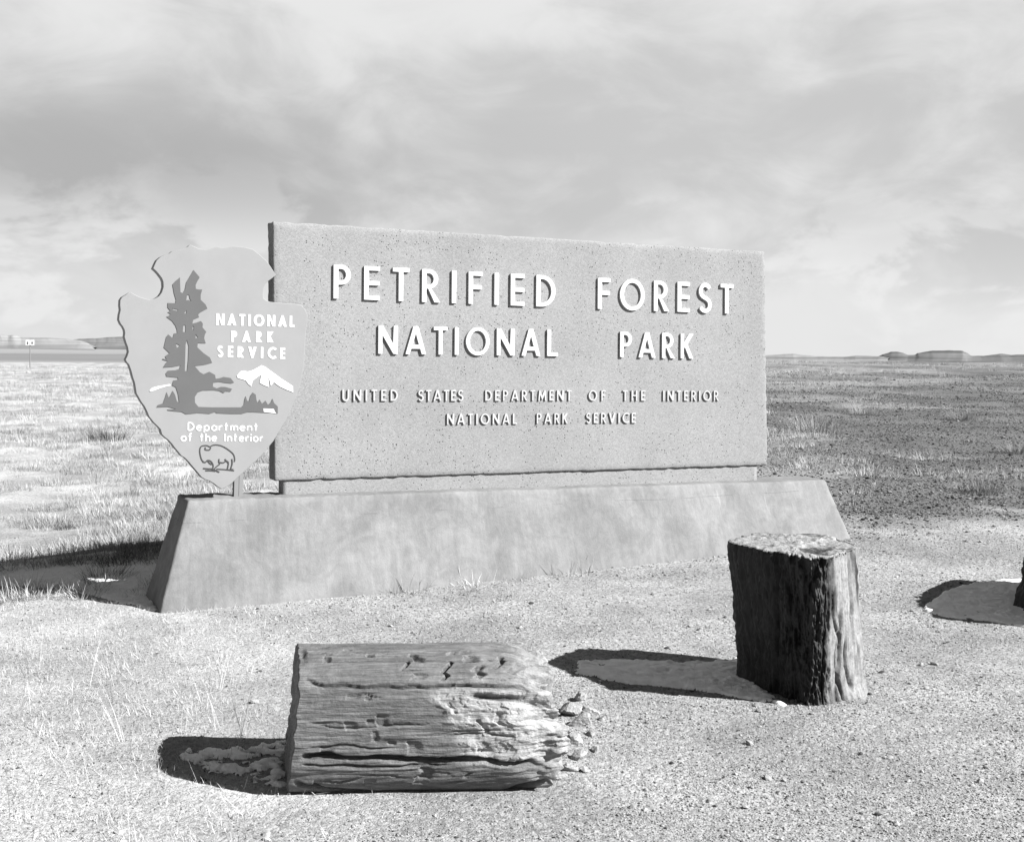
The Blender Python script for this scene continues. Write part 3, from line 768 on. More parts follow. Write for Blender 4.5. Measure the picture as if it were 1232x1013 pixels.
# ------------------------------------------------------------------ petrified log lying in front
YL, RL = 4.50, .245
def make_log():
    nu, nv = 360, 440
    u = np.linspace(0, 1, nu)[:, None] * np.ones((1, nv)); a = np.ones((nu, 1)) * (np.linspace(0, 2 * np.pi, nv, endpoint=False))[None, :]
    deg = (np.degrees(a) + 180) % 360 - 180                # 0 faces the camera, 90 up
    ca, sa = np.cos(a), np.sin(a)
    X0, X1 = -.79, .125
    rag = .05 * fbm(sa * 4 + 9, ca * 4, seed=51) + .03 * fbm(sa * 14, ca * 14, seed=52)
    end = X1 + rag + .06 * np.exp(-((deg + 5) / 35) ** 2)
    sup = (np.abs(ca) ** 3.5 + np.abs(sa) ** 3.5) ** (-1 / 3.5)
    r = RL * sup * .985
    x = X0 + (end - X0) * u
    r = r * (1 + .03 * fbm(x * 2.1, sa * 1.5, ca * 1.5, seed=53))
    r = r + .005 * fbm(x * 5, sa * 9, ca * 9, seed=54) + .003 * fbm(x * 7, sa * 34, ca * 34, seed=55, octv=3)
    pale = np.zeros_like(r); crack = np.zeros_like(r)
    def fissure(pts, dep, wid, wob=2.0, sd=1, mark=.7):
        nonlocal r, crack
        ux = [q[0] for q in pts]; an = [q[1] for q in pts]
        c = np.interp(u, ux, an) + wob * fbm(u * 9, u * 0 + sd, seed=60 + sd)
        win = sstep(ux[0] - .01, ux[0] + .05, u) * sstep(ux[-1] + .01, ux[-1] - .06, u)
        wv = wid * (.55 + .6 * np.abs(vnoise(u * 8, u * 0 + sd * 3.3, seed=61)))
        g = np.exp(-((deg - c) / wv) ** 4) * win
        r = r - dep * g; crack = np.maximum(crack, g * mark)
    fissure([(.02, 42), (.12, 38), (.35, 37), (.95, 36)], .012, 1.6, 2.2, 2, .45)
    fissure([(.03, -16), (.3, -18), (.5, -20), (.72, -21), (.9, -24)], .030, 2.7, 2.2, 3, .8)
    fissure([(.03, -22), (.3, -25), (.62, -25)], .012, 1.2, 1.2, 8, .6)
    fissure([(.02, -38), (.12, -43), (.32, -50)], .022, 3.0, 2.0, 4, .8)
    fissure([(.55, -58), (.78, -54), (1.0, -48)], .022, 3.5, 1.5, 9, .8)
    fissure([(.08, 8), (.3, 7), (.55, 9)], .005, 1.0, 2.5, 5, .3)
    fissure([(.04, -8), (.25, -10), (.4, -9)], .007, 1.0, 3.0, 6, .5)
    fissure([(.68, 31), (.78, 29), (.9, 29)], .022, 2.2, 1.5, 11, .85)
    fissure([(.1, 62), (.5, 60)], .006, 1.1, 3.5, 7, .5)
    fissure([(.0, 80), (.3, 76), (.6, 80)], .008, 1.5, 3.5, 12, .5)
    fr = np.random.default_rng(77)
    for q in range(26):
        a0_, u0_ = fr.uniform(-62, 105), fr.uniform(.0, .7); ln_ = fr.uniform(.08, .35)
        fissure([(u0_, a0_), (u0_ + ln_ * .5, a0_ + fr.uniform(-2, 2)), (u0_ + ln_, a0_ + fr.uniform(-3, 3))], fr.uniform(.003, .009), fr.uniform(.6, 1.1), 1.6, 20 + q, fr.uniform(.2, .6))
    for q in range(24):                                      # short cross breaks that let small splinters drop out
        a0_, u0_ = fr.uniform(-55, 105), fr.uniform(.05, .80); wA, wU = fr.uniform(2, 6), fr.uniform(.02, .07)
        r = r - fr.uniform(.004, .009) * sstep(wA, wA - 1.0, np.abs(deg - a0_)) * sstep(u0_, u0_ + .006, u) * sstep(u0_ + wU, u0_ + wU * .5, u)
    for a0_, u0_, wA, wU, dp in ((64, .10, 5, .05, .014), (71, .30, 4, .04, .012), (56, .44, 6, .02, .012), (66, .47, 8, .05, .016), (50, .60, 9, .025, .020), (62, .66, 5, .07, .014), (47, .72, 6, .05, .018), (58, .79, 8, .03, .018), (74, .62, 6, .12, .012), (52, .86, 6, .05, .016)):
        wob = 1.5 * fbm(u * 30, deg / 6, seed=97)
        g = sstep(wA, wA - 1.2, np.abs(deg + wob - a0_)) * sstep(u0_, u0_ + .006, u + .002 * wob) * sstep(u0_ + wU, u0_ + wU * .35, u)
        r = r - dp * g; crack = np.maximum(crack, .25 * g)
    # slab left standing on the upper right, with a square step at its left end
    edge = .625 - .055 * sstep(60, 61.5, deg) + .03 * sstep(78, 79, deg)
    slab = sstep(edge, edge + .12, u) * sstep(36, 38.5, deg + .5 * fbm(u * 5, u * 0, seed=71)) * sstep(115, 95, deg) * sstep(.93, .86, u)
    bl = .5 + .5 * fbm(u * 12, deg / 40, seed=69, octv=3)
    r = r + slab * (.005 + .005 * bl)
    # spalled pale zone, lower right
    pz = sstep(.57, .64, u + .07 * fbm(deg / 18, u * 6, seed=75) + .0016 * (deg - 0)) * sstep(-27, -20, deg + 3 * fbm(u * 10, u * 0, seed=76)) * sstep(38, 30, deg)
    flake = np.floor((fbm(u * 7, deg / 16, seed=77) * 2 + 3) * 2.2) / 2.2
    r = r - pz * (.010 - .007 * (flake - 1.2)) * .9 + pz * .004 * fbm(u * 26, deg / 6, seed=88, octv=4)
    pale = np.clip(pz * 1.0 + sstep(.80, .97, u + .06 * fbm(deg / 15, u * 7, seed=78)) * .7 + .35 * slab * sstep(.2, .8, bl), 0, 1)
    pale = pale * (1 - .7 * sstep(-24, -34, deg) * sstep(.93, .85, u))
    rough_end = sstep(.80, 1, u) * sstep(-62, -35, deg)
    r = r * (1 - rough_end * (.16 + .20 * fbm(sa * 5, ca * 5, u * 6, seed=79))) + rough_end * .012 * fbm(x * 18, sa * 10, ca * 10, seed=80, octv=4)
    # dark notch at the top left corner
    notch = sstep(.035, .012, u) * np.exp(-((deg - 78) / 14) ** 2)
    r = r - .015 * notch
    yy = -r * ca; zz = r * sa
    xx = x + (1 - sstep(0, .25, u)) * (-.15 * yy + .10 * zz) + .012 * fbm(sa * 6, ca * 6, seed=81) * (1 - sstep(0, .1, u))
    rings = [(xx, yy, zz, pale, crack)]
    V = [np.stack([xx, yy, zz], -1).reshape(-1, 3)]; A = [pale.reshape(-1)]; C = [crack.reshape(-1)]
    faces = [grid_faces(nu, nv, True)]
    off = nu * nv
    for first, flip in ((0, True), (nu - 1, False)):        # broken end faces, ring by ring to the middle
        prev = np.arange(nv) + first * nv
        ring0 = V[0][first * nv:(first + 1) * nv]; cen = ring0.mean(0)
        for j in range(1, 15):
            k = 1 - j / 14.2
            q = cen + (ring0 - cen) * k
            q[:, 0] += (.022 if first else .010) * fbm(q[:, 1] * 14, q[:, 2] * 14, seed=90 + first % 7) * (1 if j else 0)
            V.append(q); A.append(np.full(nv, .8 if first else .05)); C.append(np.zeros(nv))
            cur = off + np.arange(nv); off += nv
            f = np.stack([prev, cur, np.roll(cur, -1), np.roll(prev, -1)], -1)
            faces.append(f[:, ::-1] if flip else f)
            prev = cur
        V.append(cen[None]); A.append(np.array([.4])); C.append(np.zeros(1))
        tri = np.stack([prev, np.full(nv, off), np.full(nv, off), np.roll(prev, -1)], -1)
        last = off; off += 1
        faces_t = np.stack([prev, np.full(nv, last), np.roll(prev, -1)], -1)
        rings.append(faces_t[:, ::-1] if flip else faces_t)
    V = np.concatenate(V); A = np.concatenate(A); C = np.concatenate(C)
    F4 = np.concatenate(faces)
    bm = None
    me = bpy.data.meshes.new("log")
    f3 = np.concatenate(rings[1:])
    allidx = np.concatenate([F4.ravel(), f3.ravel()])
    starts = np.concatenate([np.arange(len(F4)) * 4, len(F4) * 4 + np.arange(len(f3)) * 3])
    tots = np.concatenate([np.full(len(F4), 4), np.full(len(f3), 3)])
    me.vertices.add(len(V)); me.vertices.foreach_set('co', V.astype(np.float32).ravel())
    me.loops.add(len(allidx)); me.loops.foreach_set('vertex_index', allidx.astype(np.int32))
    me.polygons.add(len(starts)); me.polygons.foreach_set('loop_start', starts.astype(np.int32)); me.polygons.foreach_set('loop_total', tots.astype(np.int32))
    me.polygons.foreach_set('use_smooth', np.ones(len(starts), bool))
    for nm, arr in (('pale', A), ('crack', C)):
        at = me.attributes.new(nm, 'FLOAT', 'POINT'); at.data.foreach_set('value', arr.astype(np.float32))
    me.update(calc_edges=True); me.validate()
    return me
log = link("petrified_log", make_log(), m_log)
log.location = (0, YL + .0, RL - .034); log.rotation_euler = (0, 0, .055)
tag(log, 'cracked petrified log lying on its side on the gravel', 'petrified log')


m_chip = wood_mat("petrified_chip", (30, 30, 30), .20, .30, .3)
def chip_mesh(seed, sx, sy_, sz_):
    rs = np.random.default_rng(seed); bm = bmesh.new(); bmesh.ops.create_icosphere(bm, subdivisions=3, radius=1.0)
    co = np.array([v.co for v in bm.verts]); nrm = rs.normal(size=(15, 3)); nrm /= np.linalg.norm(nrm, axis=1)[:, None]
    lim = rs.uniform(.42, .72, 15)
    k = np.min(np.where(co @ nrm.T > 0, lim / np.maximum(co @ nrm.T, 1e-3), 9), axis=1)      # flat fracture faces
    co = co * np.minimum(k, 1)[:, None] * (1 + .06 * fbm(co[:, 0] * 3, co[:, 1] * 3, co[:, 2] * 3, seed=seed))[:, None]
    for v, c in zip(bm.verts, co): v.co = (c[0] * sx, c[1] * sy_, c[2] * sz_)
    return bm_mesh("wood_chip", bm)
for k, (px_, py_, sz_) in enumerate(((676, 905, .045), (690, 893, .05), (700, 872, .055), (694, 912, .036), (708, 858, .05), (684, 926, .034), (712, 884, .030), (698, 842, .045), (716, 903, .024), (672, 936, .03), (704, 928, .022), (724, 866, .024), (668, 921, .036), (688, 858, .06))):
    g = ground_at(px_, py_)
    o = link("wood_chip", chip_mesh(500 + k, sz_ * 1.25, sz_, sz_ * .7), m_chip)
    o.location = (g.x, g.y, g.z + sz_ * .25); o.rotation_euler = (random.uniform(-.4, .4), random.uniform(-.4, .4), random.uniform(0, 6))
    tag(o, "pale chip of petrified wood among rubble at the log's broken right end", 'stone', 'chips beside the broken log')


# ------------------------------------------------------------------ petrified stump standing at the right
def make_stump(name, poly_b, poly_t, h, seed, tilt=(0, 0)):
    """poly: corner points (x, y) round the section at the foot and at the top, with a weight that paints the side that follows paler, as if sunlit"""
    nv, nz = 360, 200
    def around(poly):
        P = np.array([q[:2] for q in poly]); k = len(P)
        Q = np.vstack([P, P[:1]]); L = np.hypot(*(Q[1:] - Q[:-1]).T); cum = np.concatenate([[0], np.cumsum(L)])
        t = np.arange(nv) / nv * k; i = t.astype(int) % k; f = t - np.floor(t)
        pts = Q[i] * (1 - f)[:, None] + Q[(i + 1) % k] * f[:, None]
        for _ in range(7):                                   # round the corners
            pts = (np.roll(pts, 3, 0) + 2 * pts + np.roll(pts, -3, 0)) / 4
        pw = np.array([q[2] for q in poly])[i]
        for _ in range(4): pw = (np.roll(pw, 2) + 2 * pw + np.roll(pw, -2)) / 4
        return pts, pw, t
    pb, pw, t = around(poly_b); pt, _, _ = around(poly_t)
    zz = np.linspace(0, 1, nz)
    P = pb[None] * (1 - zz)[:, None, None] + pt[None] * zz[:, None, None]
    cen = P.mean(1, keepdims=True)
    dirv = P - cen; rad = np.hypot(dirv[..., 0], dirv[..., 1]); dirn = dirv / rad[..., None]
    Z = zz[:, None] * h * np.ones((1, nv))
    ang = np.arctan2(dirv[..., 1], dirv[..., 0])
    sa, ca = np.sin(ang), np.cos(ang)
    rough = 1 - .75 * pw[None, :]
    d = .012 * fbm(sa * 7, ca * 7, Z * 1.2, seed=seed) + rough * (.012 * fbm(sa * 16, ca * 16, Z * 3, seed=seed + 1, octv=4) + .016 * fbm(sa * 9, ca * 9, Z * 9, seed=seed + 2, octv=4)) + .004 * fbm(sa * 45, ca * 45, Z * 5, seed=seed + 3, octv=2)
    crack = np.zeros_like(d)
    rs = np.random.default_rng(seed)
    for k in range(16):
        a0 = rs.uniform(0, nv); z0 = rs.uniform(-.3, .6); z1 = z0 + rs.uniform(.4, 1.0)
        line = a0 + 8 * vnoise(zz * 3 + k, zz * 0, seed=seed + k) 
        dd = np.abs((np.arange(nv)[None, :] - line[:, None] + nv / 2) % nv - nv / 2)
        win = (sstep(z0, z0 + .1, zz) * sstep(z1, z1 - .1, zz))[:, None]
        g = np.exp(-(dd / rs.uniform(1.0, 2.6)) ** 2) * win
        d = d - .018 * g; crack = np.maximum(crack, .6 * g)
    # bark scallops broken from the upper rim
    rim = sstep(.90, 1.0, zz)[:, None] * sstep(-.1, .5, fbm(sa * 5 + 3, ca * 5, Z * 4, seed=seed + 5))
    d = d - .035 * rim * rough
    plate_ = np.floor(fbm(sa * 6, ca * 6, Z * 5, seed=seed + 15, octv=4) * 6) / 6
    edgew = np.exp(-((np.arange(nv)[None] / nv * len(poly_b) - 2.0 - .25 * vnoise(zz * 5, zz * 0, seed=seed + 16)[:, None]) / .75) ** 2)
    d = d + edgew * (.055 * plate_ + .032 * fbm(sa * 20, ca * 20, Z * 16, seed=seed + 17, octv=4) + .012 * vnoise(sa * 60, ca * 60, Z * 40, seed=seed + 18))
    d = d + .010 * fbm(sa * 11, ca * 11, Z * 22, seed=seed + 19, octv=3) * rough
    flare = .03 * sstep(.12, 0, zz)[:, None]
    P = P + dirn * (d + flare * .6)[..., None]
    topn = h + .012 * fbm(P[-1, :, 0] * 8, P[-1, :, 1] * 8, seed=seed + 6)
    V = [np.concatenate([P, Z[..., None]], -1).reshape(-1, 3)]
    V[0][-nv:, 2] = topn - .012
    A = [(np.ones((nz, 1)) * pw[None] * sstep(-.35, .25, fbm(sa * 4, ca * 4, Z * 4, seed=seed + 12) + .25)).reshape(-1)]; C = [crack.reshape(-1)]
    faces = [grid_faces(nz, nv, True)[:, ::-1]]
    off = nz * nv; prev = np.arange(nv) + (nz - 1) * nv
    ring0 = V[0][-nv:].copy(); c0 = ring0.mean(0)
    for j in range(1, 41):
        k = 1 - j / 40
        q = c0 + (ring0 - c0) * max(k, .004)
        s_ = sstep(0, .1, j / 40)
        nz_ = fbm(q[:, 0] * 9, q[:, 1] * 9, seed=seed + 7, octv=5); st = np.floor(nz_ * 5) / 5
        q[:, 2] = (topn * k + h * (1 - k)) + s_ * (.010 * st + .008 * nz_ + .007 * fbm(q[:, 0] * 40, q[:, 1] * 40, seed=seed + 8))
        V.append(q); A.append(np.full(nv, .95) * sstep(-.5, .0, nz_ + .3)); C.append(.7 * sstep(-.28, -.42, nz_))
        cur = off + np.arange(nv); off += nv
        faces.append(np.stack([prev, np.roll(prev, -1), np.roll(cur, -1), cur], -1)); prev = cur
    return mesh_np(name, np.concatenate(V), np.concatenate(faces), attrs=dict(pale=np.concatenate(A), crack=np.concatenate(C)))

def gp(x, y, z=0.0):
    d = ray(x, y); t = (z - EYE) / d.z; return d.x * t, d.y * t
# corners, counter-clockwise seen from above: left, front edge, right, far right, far left; sunlit side between front edge and right painted paler, shaded bark darker
HS = .66
Lb, Cb, Rb = gp(886, 812), gp(978, 846), gp(1046, 832)
Lt, Ct, Rt = gp(873, 651, HS), gp(986, 672, HS), gp(1034, 657, HS)
cB = ((Lb[0] + Rb[0]) / 2, Lb[1])
bx, by = (Lb[0] + Rb[0]) / 2, 5.72
def rel(q, wgt): return (q[0] - bx, q[1] - by, wgt)
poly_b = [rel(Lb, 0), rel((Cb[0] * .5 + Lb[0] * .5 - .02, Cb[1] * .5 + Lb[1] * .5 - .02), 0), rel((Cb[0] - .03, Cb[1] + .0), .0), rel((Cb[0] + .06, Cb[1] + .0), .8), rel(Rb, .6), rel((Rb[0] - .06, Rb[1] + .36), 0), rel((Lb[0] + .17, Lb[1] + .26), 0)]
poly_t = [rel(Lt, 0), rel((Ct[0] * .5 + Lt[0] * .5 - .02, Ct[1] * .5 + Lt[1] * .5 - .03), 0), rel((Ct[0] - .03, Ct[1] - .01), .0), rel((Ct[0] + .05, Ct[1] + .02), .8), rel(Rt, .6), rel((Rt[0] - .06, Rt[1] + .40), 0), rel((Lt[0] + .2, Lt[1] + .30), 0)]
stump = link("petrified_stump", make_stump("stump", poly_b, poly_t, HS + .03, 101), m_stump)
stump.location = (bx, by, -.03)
tag(stump, 'tall dark petrified stump standing upright near the sloped base', 'petrified stump')

# a second one, mostly outside the frame at the right edge
corner = [ground_at(*q) for q in ((1216, 728), (1244, 744), (1290, 760), (1350, 750), (1350, 712), (1262, 706))]
ex, ey, ez = corner[2]; ex += .1; ey += .25
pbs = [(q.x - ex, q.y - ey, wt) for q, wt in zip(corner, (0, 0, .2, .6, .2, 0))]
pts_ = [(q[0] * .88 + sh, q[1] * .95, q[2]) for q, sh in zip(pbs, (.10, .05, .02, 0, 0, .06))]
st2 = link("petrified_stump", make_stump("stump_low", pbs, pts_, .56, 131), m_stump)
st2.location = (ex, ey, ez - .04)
tag(st2, 'dark petrified stump cut off by the right edge of the picture', 'petrified stump')


# ------------------------------------------------------------------ snow left in the shadows
def snow(outline, label, seed, step=.009, soft=.07, ragged=1.0, thick_=.012):
    """a thin crust of old snow: its outline lies on the ground, frayed and pierced by noise"""
    P = np.array([(q.x, q.y) for q in (ground_at(*o) for o in outline)])
    lo, hi = P.min(0) - .08, P.max(0) + .08
    xs_, ys_ = np.arange(lo[0], hi[0], step), np.arange(lo[1], hi[1], step)
    X, Y = np.meshgrid(xs_, ys_, indexing='ij')
    ins = np.zeros(X.shape, bool); dist = np.full(X.shape, 9.0)
    for a, b in zip(P, np.roll(P, -1, 0)):
        e = b - a; t = np.clip(((X - a[0]) * e[0] + (Y - a[1]) * e[1]) / (e @ e), 0, 1)
        dist = np.minimum(dist, np.hypot(X - a[0] - t * e[0], Y - a[1] - t * e[1]))
        if a[1] != b[1]:
            ins ^= ((a[1] > Y) != (b[1] > Y)) & (X < (b[0] - a[0]) * (Y - a[1]) / (b[1] - a[1]) + a[0])
    sd = np.clip(np.where(ins, dist, -dist) / soft, -1.5, 1.0)
    m_ = sd + ragged * (.75 * fbm((X + .3 * Y) / .17, Y / .07, seed=seed, octv=5, gain=.62) + .45 * fbm(X / .035, Y / .03, seed=seed + 2, octv=3) - .28)
    hgt = np.clip(m_ * 2.2, 0, 1) * thick_
    lump = .008 * fbm(X / .05, Y / .05, seed=seed + 4, octv=3) + .0025 * vnoise(X / .016, Y / .016, seed=seed + 5)
    Z = terrain(X, Y) + hgt + lump * np.clip(m_ * 3, 0, 1)
    Z = np.where(m_ > 0, Z, Z - .012)
    Fq = grid_faces(len(xs_), len(ys_))[:, ::-1]
    Fq = Fq[(m_ > -.25).ravel()[Fq].all(1)]; used, inv_ = np.unique(Fq.ravel(), return_inverse=True)
    V = np.stack([X, Y, Z], -1).reshape(-1, 3)[used]
    o = link("snow_patch", mesh_np("snow_patch", V, inv_.reshape(-1, 4)), m_snow)
    tag(o, label, 'snow', kind='stuff')
snow([(349, 890), (336, 893), (300, 898), (250, 899), (214, 908), (222, 922), (270, 937), (310, 943), (348, 947)], 'thin snow melting in the shadow left of the lying log', 201, ragged=2.3, soft=.04)
snow([(895, 792), (850, 796), (770, 794), (690, 794), (690, 812), (740, 822), (800, 828), (860, 834), (900, 842), (948, 850), (915, 824)], 'thin snow melting in the shadow left of the stump', 205, ragged=1.25, soft=.04)
snow([(1106, 735), (1118, 724), (1140, 710), (1180, 700), (1226, 697), (1310, 700), (1310, 762), (1232, 755), (1190, 748), (1140, 744)], 'snow patch beside the dark stump at the right edge', 209, ragged=.6, soft=.035)
snow([(-40, 677), (0, 676), (60, 672), (98, 668), (157, 662), (196, 656), (192, 737), (155, 729), (110, 718), (70, 709), (-40, 705)], 'streaky snow in the shadow left of the sloped base', 213, step=.011, ragged=1.15, soft=.05)
g4 = ground_at(80, 696)


# ------------------------------------------------------------------ scatter: gravel and grass, placed by instances of a few small meshes
def proto(me, mat):
    me.materials.append(mat)
    return bpy.data.objects.new(me.name, me)

def scatter(name, pts, rots, scl, idx, protos, label, cat):
    me = bpy.data.meshes.new(name); k = len(pts)
    me.vertices.add(k); me.vertices.foreach_set('co', np.asarray(pts, np.float32).ravel())
    a = me.attributes.new('rot', 'FLOAT_VECTOR', 'POINT'); a.data.foreach_set('vector', np.asarray(rots, np.float32).ravel())
    a = me.attributes.new('scl', 'FLOAT', 'POINT'); a.data.foreach_set('value', np.asarray(scl, np.float32))
    a = me.attributes.new('pick', 'INT', 'POINT'); a.data.foreach_set('value', np.asarray(idx, np.int32))
    o = bpy.data.objects.new(name, me); COL.objects.link(o)
    ng = bpy.data.node_groups.new(name, 'GeometryNodeTree')
    ng.interface.new_socket('Geometry', in_out='INPUT', socket_type='NodeSocketGeometry')
    ng.interface.new_socket('Geometry', in_out='OUTPUT', socket_type='NodeSocketGeometry')
    n = Nodes(ng)
    gi = ng.nodes.new('NodeGroupInput'); go = ng.nodes.new('NodeGroupOutput')
    rot = n('GeometryNodeInputNamedAttribute', dict(data_type='FLOAT_VECTOR'), Name='rot').outputs[0]
    sc_ = n('GeometryNodeInputNamedAttribute', dict(data_type='FLOAT'), Name='scl').outputs[0]
    pk = n('GeometryNodeInputNamedAttribute', dict(data_type='INT'), Name='pick').outputs[0]
    join = ng.nodes.new('GeometryNodeJoinGeometry')
    for i, pr in enumerate(protos):
        oi = ng.nodes.new('GeometryNodeObjectInfo'); oi.inputs['Object'].default_value = pr; oi.inputs['As Instance'].default_value = True
        cmp_ = n('FunctionNodeCompare', dict(data_type='INT', operation='EQUAL'))
        ng.links.new(pk, cmp_.inputs[2]); cmp_.inputs[3].default_value = i
        iop = ng.nodes.new('GeometryNodeInstanceOnPoints')
        ng.links.new(gi.outputs[0], iop.inputs['Points']); ng.links.new(cmp_.outputs[0], iop.inputs['Selection'])
        ng.links.new(oi.outputs['Geometry'], iop.inputs['Instance'])
        ng.links.new(rot, iop.inputs['Rotation']); ng.links.new(sc_, iop.inputs['Scale'])
        ng.links.new(iop.outputs[0], join.inputs[0])
    ng.links.new(join.outputs[0], go.inputs[0])
    md = o.modifiers.new('scatter', 'NODES'); md.node_group = ng
    tag(o, label, cat, kind='stuff')
    return o

def pebble_mesh(seed):
    rs = np.random.default_rng(seed)
    bm = bmesh.new(); bmesh.ops.create_icosphere(bm, subdivisions=1, radius=.5)
    sx, sy_, sz_ = rs.uniform(.8, 1.2), rs.uniform(.7, 1.0), rs.uniform(.35, .6)
    for v in bm.verts:
        k = rs.uniform(.82, 1.12); v.co = Vector((v.co.x * sx, v.co.y * sy_, v.co.z * sz_)) * k
    return bm_mesh("pebble", bm, False)

def blade(V, Fq, base, ang, lean, ln, wd, curl, rs):
    """one flat bent blade of four segments"""
    k0 = len(V); seg = 4
    dx, dy = math.cos(ang), math.sin(ang); px_, py_ = -dy, dx
    tw = rs.uniform(-.8, .8)
    qx, qy = px_ * math.cos(tw) + dx * math.sin(tw), py_ * math.cos(tw) + dy * math.sin(tw)
    x, y, z = base; a = lean
    for i in range(seg + 1):
        w_ = wd * (1 - (i / seg) ** 1.5 * .9)
        V.append((x - qx * w_ / 2, y - qy * w_ / 2, z)); V.append((x + qx * w_ / 2, y + qy * w_ / 2, z))
        st = ln / seg; x += dx * math.sin(a) * st; y += dy * math.sin(a) * st; z += math.cos(a) * st; a += curl / seg
        if i: Fq.append((k0 + 2 * i - 2, k0 + 2 * i - 1, k0 + 2 * i + 1, k0 + 2 * i))

def tuft_mesh(name, seed, nb, h, spread, wd, lean_max=.8, curl=1.0):
    rs = random.Random(seed); V, Fq = [], []
    for _ in range(nb):
        a = rs.uniform(0, 6.283); r_ = spread * math.sqrt(rs.random())
        blade(V, Fq, (math.cos(a) * r_, math.sin(a) * r_, -.01), a + rs.uniform(-.7, .7), lean_max * rs.uniform(.05, 1) ** (.5 if lean_max > 1.3 else 1), h * rs.uniform(.45, 1.1), wd * rs.uniform(.6, 1.2), rs.uniform(-.1, curl), rs)
    return mesh_np(name, V, Fq, smooth=False)

protos_p = [proto(pebble_mesh(i), m_stone) for i in range(5)]
protos_d = [proto(pebble_mesh(20 + i), m_dstone) for i in range(4)]
def wedge(k, y0, y1, margin=.5, pw=1.0, xlo=-.46, xhi=.46):
    u = RNG.random(k); y = (y0 ** (2 - pw) + u * (y1 ** (2 - pw) - y0 ** (2 - pw))) ** (1 / (2 - pw)) if pw != 2 else y0 * (y1 / y0) ** u
    x = RNG.uniform(0, 1, k) * ((xhi - xlo) * y + 2 * margin) + xlo * y - margin
    return x, y

def clear_of(x, y):
    """not inside the stump, log or pedestal"""
    q = np.stack([x - ORG.x, y - ORG.y], -1)
    s_ = q @ np.array([S_DIR.x, S_DIR.y]); nn = q @ np.array([N_DIR.x, N_DIR.y])
    ped = (s_ > l2[0] - .02) & (s_ < r2[0] + .02) & (nn < .31) & (nn > BB - .02)
    lg = (np.abs(y - YL) < .22) & (x > -.80) & (x < .2)
    stp = (np.hypot(x - bx, y - by - .02) < .26) | (np.hypot((x - g4.x) * .976 - (y - g4.y) * .218, 2.1 * ((y - g4.y) * .976 + (x - g4.x) * .218)) < .86 + .2 * vnoise(x * 4, y * 4, seed=92))
    return ~(ped | lg | stp)

k = 260000
x, y = wedge(k, 2.6, 10.6, pw=1.9)
ok = clear_of(x, y) & (RNG.random(k) > .72 * straw_mask(x, y)) & (RNG.random(k) > .93 * dark_mask(x, y)) & (RNG.random(k) < .35 + .65 * sstep(-.35, .1, fbm(x / .9, y / .7, seed=91)))
x, y = x[ok], y[ok]; k = len(x)
sz_ = np.clip(RNG.lognormal(math.log(.0058), .40, k), .003, .022) * (1 + .25 * (y - 4) / 6)
big = RNG.random(k) < .0016
sz_ = np.where(big, RNG.uniform(.018, .042, k), sz_)
scatter("gravel", np.stack([x, y, terrain(x, y) + sz_ * .12], -1), np.stack([RNG.uniform(-.4, .4, k), RNG.uniform(-.4, .4, k), RNG.uniform(0, 6.28, k)], -1), sz_, RNG.integers(0, 5, k), protos_p, 'loose pale gravel covering the foreground', 'gravel')
k = 90000
x, y = wedge(k, 9.3, 45, pw=1.9, xlo=0.05)
ok = RNG.random(k) < dark_mask(x, y)
x, y = x[ok], y[ok]; k = len(x)
sz_ = np.clip(RNG.lognormal(math.log(.015), .45, k), .006, .07) * (1 + .5 * sstep(14, 35, y))
scatter("dark_gravel", np.stack([x, y, terrain(x, y) + sz_ * .15], -1), np.stack([RNG.uniform(-.4, .4, k), RNG.uniform(-.4, .4, k), RNG.uniform(0, 6.28, k)], -1), sz_, RNG.integers(0, 4, k), protos_d, 'dark pebbles strewn over the hillside on the right', 'pebbles')

# grass
short = [proto(tuft_mesh("short_tuft", 300 + i, 14, .050, .07, .0020, 1.56, .5), m_straw) for i in range(4)]
tall = [proto(tuft_mesh("field_tuft", 310 + i, 40, .12, .12, .0042, 1.15, 1.1), m_straw) for i in range(4)]
dull = [proto(tuft_mesh("dull_tuft", 320 + i, 44, .11, .13, .0042, 1.15, 1.0), m_dull) for i in range(3)]
stalk = [proto(tuft_mesh("stalk", 330 + i, 3, .27, .02, .0019, .45, .5), m_straw) for i in range(3)]

k = 17000
x, y = wedge(k, 3.0, 9.5, pw=1.6, xhi=.05)
s_ = straw_mask(x, y); ok = clear_of(x, y) & (RNG.random(k) < s_ ** 1.3); x, y = x[ok], y[ok]; k = len(x)
scatter("short_grass", np.stack([x, y, terrain(x, y)], -1), np.stack([RNG.uniform(-.2, .2, k), RNG.uniform(-.2, .2, k), RNG.uniform(0, 6.28, k)], -1), RNG.uniform(.5, 1.25, k), RNG.integers(0, 4, k), short, 'short bleached straw grass over the left foreground', 'grass')
k = 26000
x, y = wedge(k, 7.6, 64, pw=1.75, xhi=.48, margin=1.0)
s_ = straw_mask(x, y); cl_ = fbm(x / 1.3, y / 1.3, seed=401)
ok = clear_of(x, y) & (RNG.random(k) < s_ * sstep(-.45, .25, cl_)); x, y = x[ok], y[ok]; k = len(x)
dm = fbm(x / 2.3, y / 1.5, seed=405)
pick = np.where(RNG.random(k) < sstep(-.3, .2, dm) * .85, 4 + RNG.integers(0, 3, k), RNG.integers(0, 4, k))
scatter("field_grass", np.stack([x, y, terrain(x, y)], -1), np.stack([RNG.uniform(-.15, .15, k), RNG.uniform(-.15, .15, k), RNG.uniform(0, 6.28, k)], -1), RNG.uniform(.55, 1.3, k) * (1 + .3 * sstep(15, 50, y)), pick, tall + dull, 'dry bleached grass covering the field behind the sign', 'grass')
k = 110
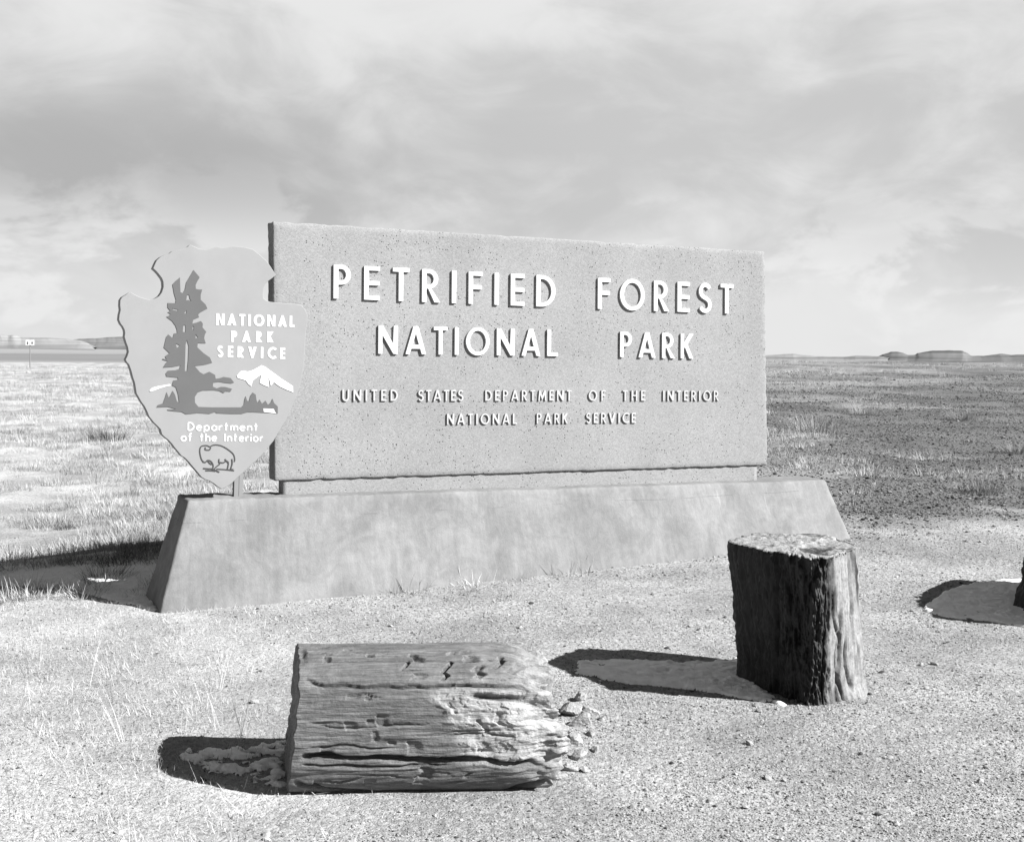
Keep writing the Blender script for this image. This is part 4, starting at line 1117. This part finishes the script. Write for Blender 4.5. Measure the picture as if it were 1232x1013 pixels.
x, y = wedge(k, 3.6, 6.2, pw=1.0, xhi=-.12, margin=.2)
ok = clear_of(x, y) & (x / y < -.20) & (RNG.random(k) < straw_mask(x, y)); x, y = x[ok], y[ok]; k = len(x)
scatter("grass_stalks", np.stack([x, y, terrain(x, y)], -1), np.stack([RNG.uniform(-.3, .3, k), RNG.uniform(-.3, .3, k), RNG.uniform(0, 6.28, k)], -1), RNG.uniform(.5, 1.3, k), RNG.integers(0, 3, k), stalk, 'thin pale grass stalks rising from the left foreground', 'grass')

# single plants
shr = [tuft_mesh("dark_shrub", 340 + i, 260, .22, .20, .0035, 1.0, .6) for i in range(3)]
pal = [tuft_mesh("pale_tuft", 350 + i, 420, .26, .22, .0035, 1.05, .7) for i in range(3)]
for me in shr: me.materials.append(m_twig)
for me in pal: me.materials.append(m_dull)
def plant(name, me, x, y, s_, label, cat, group):
    g = ground_at(x, y)
    o = bpy.data.objects.new(name, me); COL.objects.link(o)
    o.location = g; o.scale = (s_, s_, s_ * .85); o.rotation_euler = (0, 0, random.uniform(0, 6))
    tag(o, label, cat, group)
SH, PT = 'dark shrubs left of the sign', 'pale grass clumps on the hillside'
plant("shrub", shr[0], 176, 667, .95, 'dark scrubby shrub touching the left end of the sloped base', 'shrub', SH)
plant("shrub", shr[1], 143, 679, .85, 'wide dark shrub second out from the sloped base', 'shrub', SH)
plant("shrub", shr[2], 128, 698, .8, 'dark shrub growing in the snow nearest the gravel', 'shrub', SH)
plant("shrub", shr[0], 90, 678, .60, 'low dark shrub at the far left end of the shrub row', 'shrub', SH)
plant("shrub", shr[1], 192, 624, .60, 'lone dark bush just behind the upper left of the base', 'shrub', SH)
plant("shrub", shr[2], 131, 529, 1.5, 'dark grey bush out in the pale field left of the emblem', 'shrub', SH)
plant("shrub", shr[0], 80, 636, .55, 'little dark clump in the pale grass above the shrub row', 'shrub', SH)
plant("grass_clump", pal[0], 978, 520, 1.55, 'big pale grass clump right of the concrete panel', 'grass clump', PT)
plant("grass_clump", pal[1], 1180, 592, .95, 'pale grass clump on dark soil nearest the gravel edge', 'grass clump', PT)
plant("grass_clump", pal[2], 1042, 499, 1.2, 'pale clump at mid slope between two other clumps', 'grass clump', PT)
plant("grass_clump", pal[0], 1158, 505, 1.1, 'pale clump high on the slope near the right side', 'grass clump', PT)
plant("grass_clump", pal[1], 1222, 545, .9, 'pale clump at the right edge of the picture', 'grass clump', PT)

# ------------------------------------------------------------------ small road sign far off at the left
g = ground_at(36, 443)
rs_ = empty("road_sign", g, .15)
tag(rs_, 'tiny post with two small white sign plates on the far left', 'road sign')
D_ = math.hypot(g.x, g.y); u_ = D_ / F
def box_mesh(name, x0, x1, y0, y1, z0, z1_):
    bm = bmesh.new(); hexa(bm, [(x0, y0, z0), (x1, y0, z0), (x1, y1, z0), (x0, y1, z0)], [(x0, y0, z1_), (x1, y0, z1_), (x1, y1, z1_), (x0, y1, z1_)])
    bmesh.ops.bevel(bm, geom=list(bm.edges), offset=min(x1 - x0, y1 - y0, z1_ - z0) * .15, segments=1, affect='EDGES')
    return bm_mesh(name, bm)
add_child("post", box_mesh("post", -.5 * u_, .5 * u_, -.02, .02, -.2, 29 * u_), m_post, rs_)
for k, xx in enumerate((-2.6, 2.3)):
    pn = add_child("sign_plate", box_mesh("sign_plate", (xx - 2.1) * u_, (xx + 2.1) * u_, -.045, -.022, 25.5 * u_, 31.5 * u_), m_white, rs_)
    add_child("mark", box_mesh("mark", (xx - .6) * u_, (xx + .9) * u_, -.052, -.046, (26.5 + k * .5) * u_, 29.5 * u_), m_darkmark, pn)
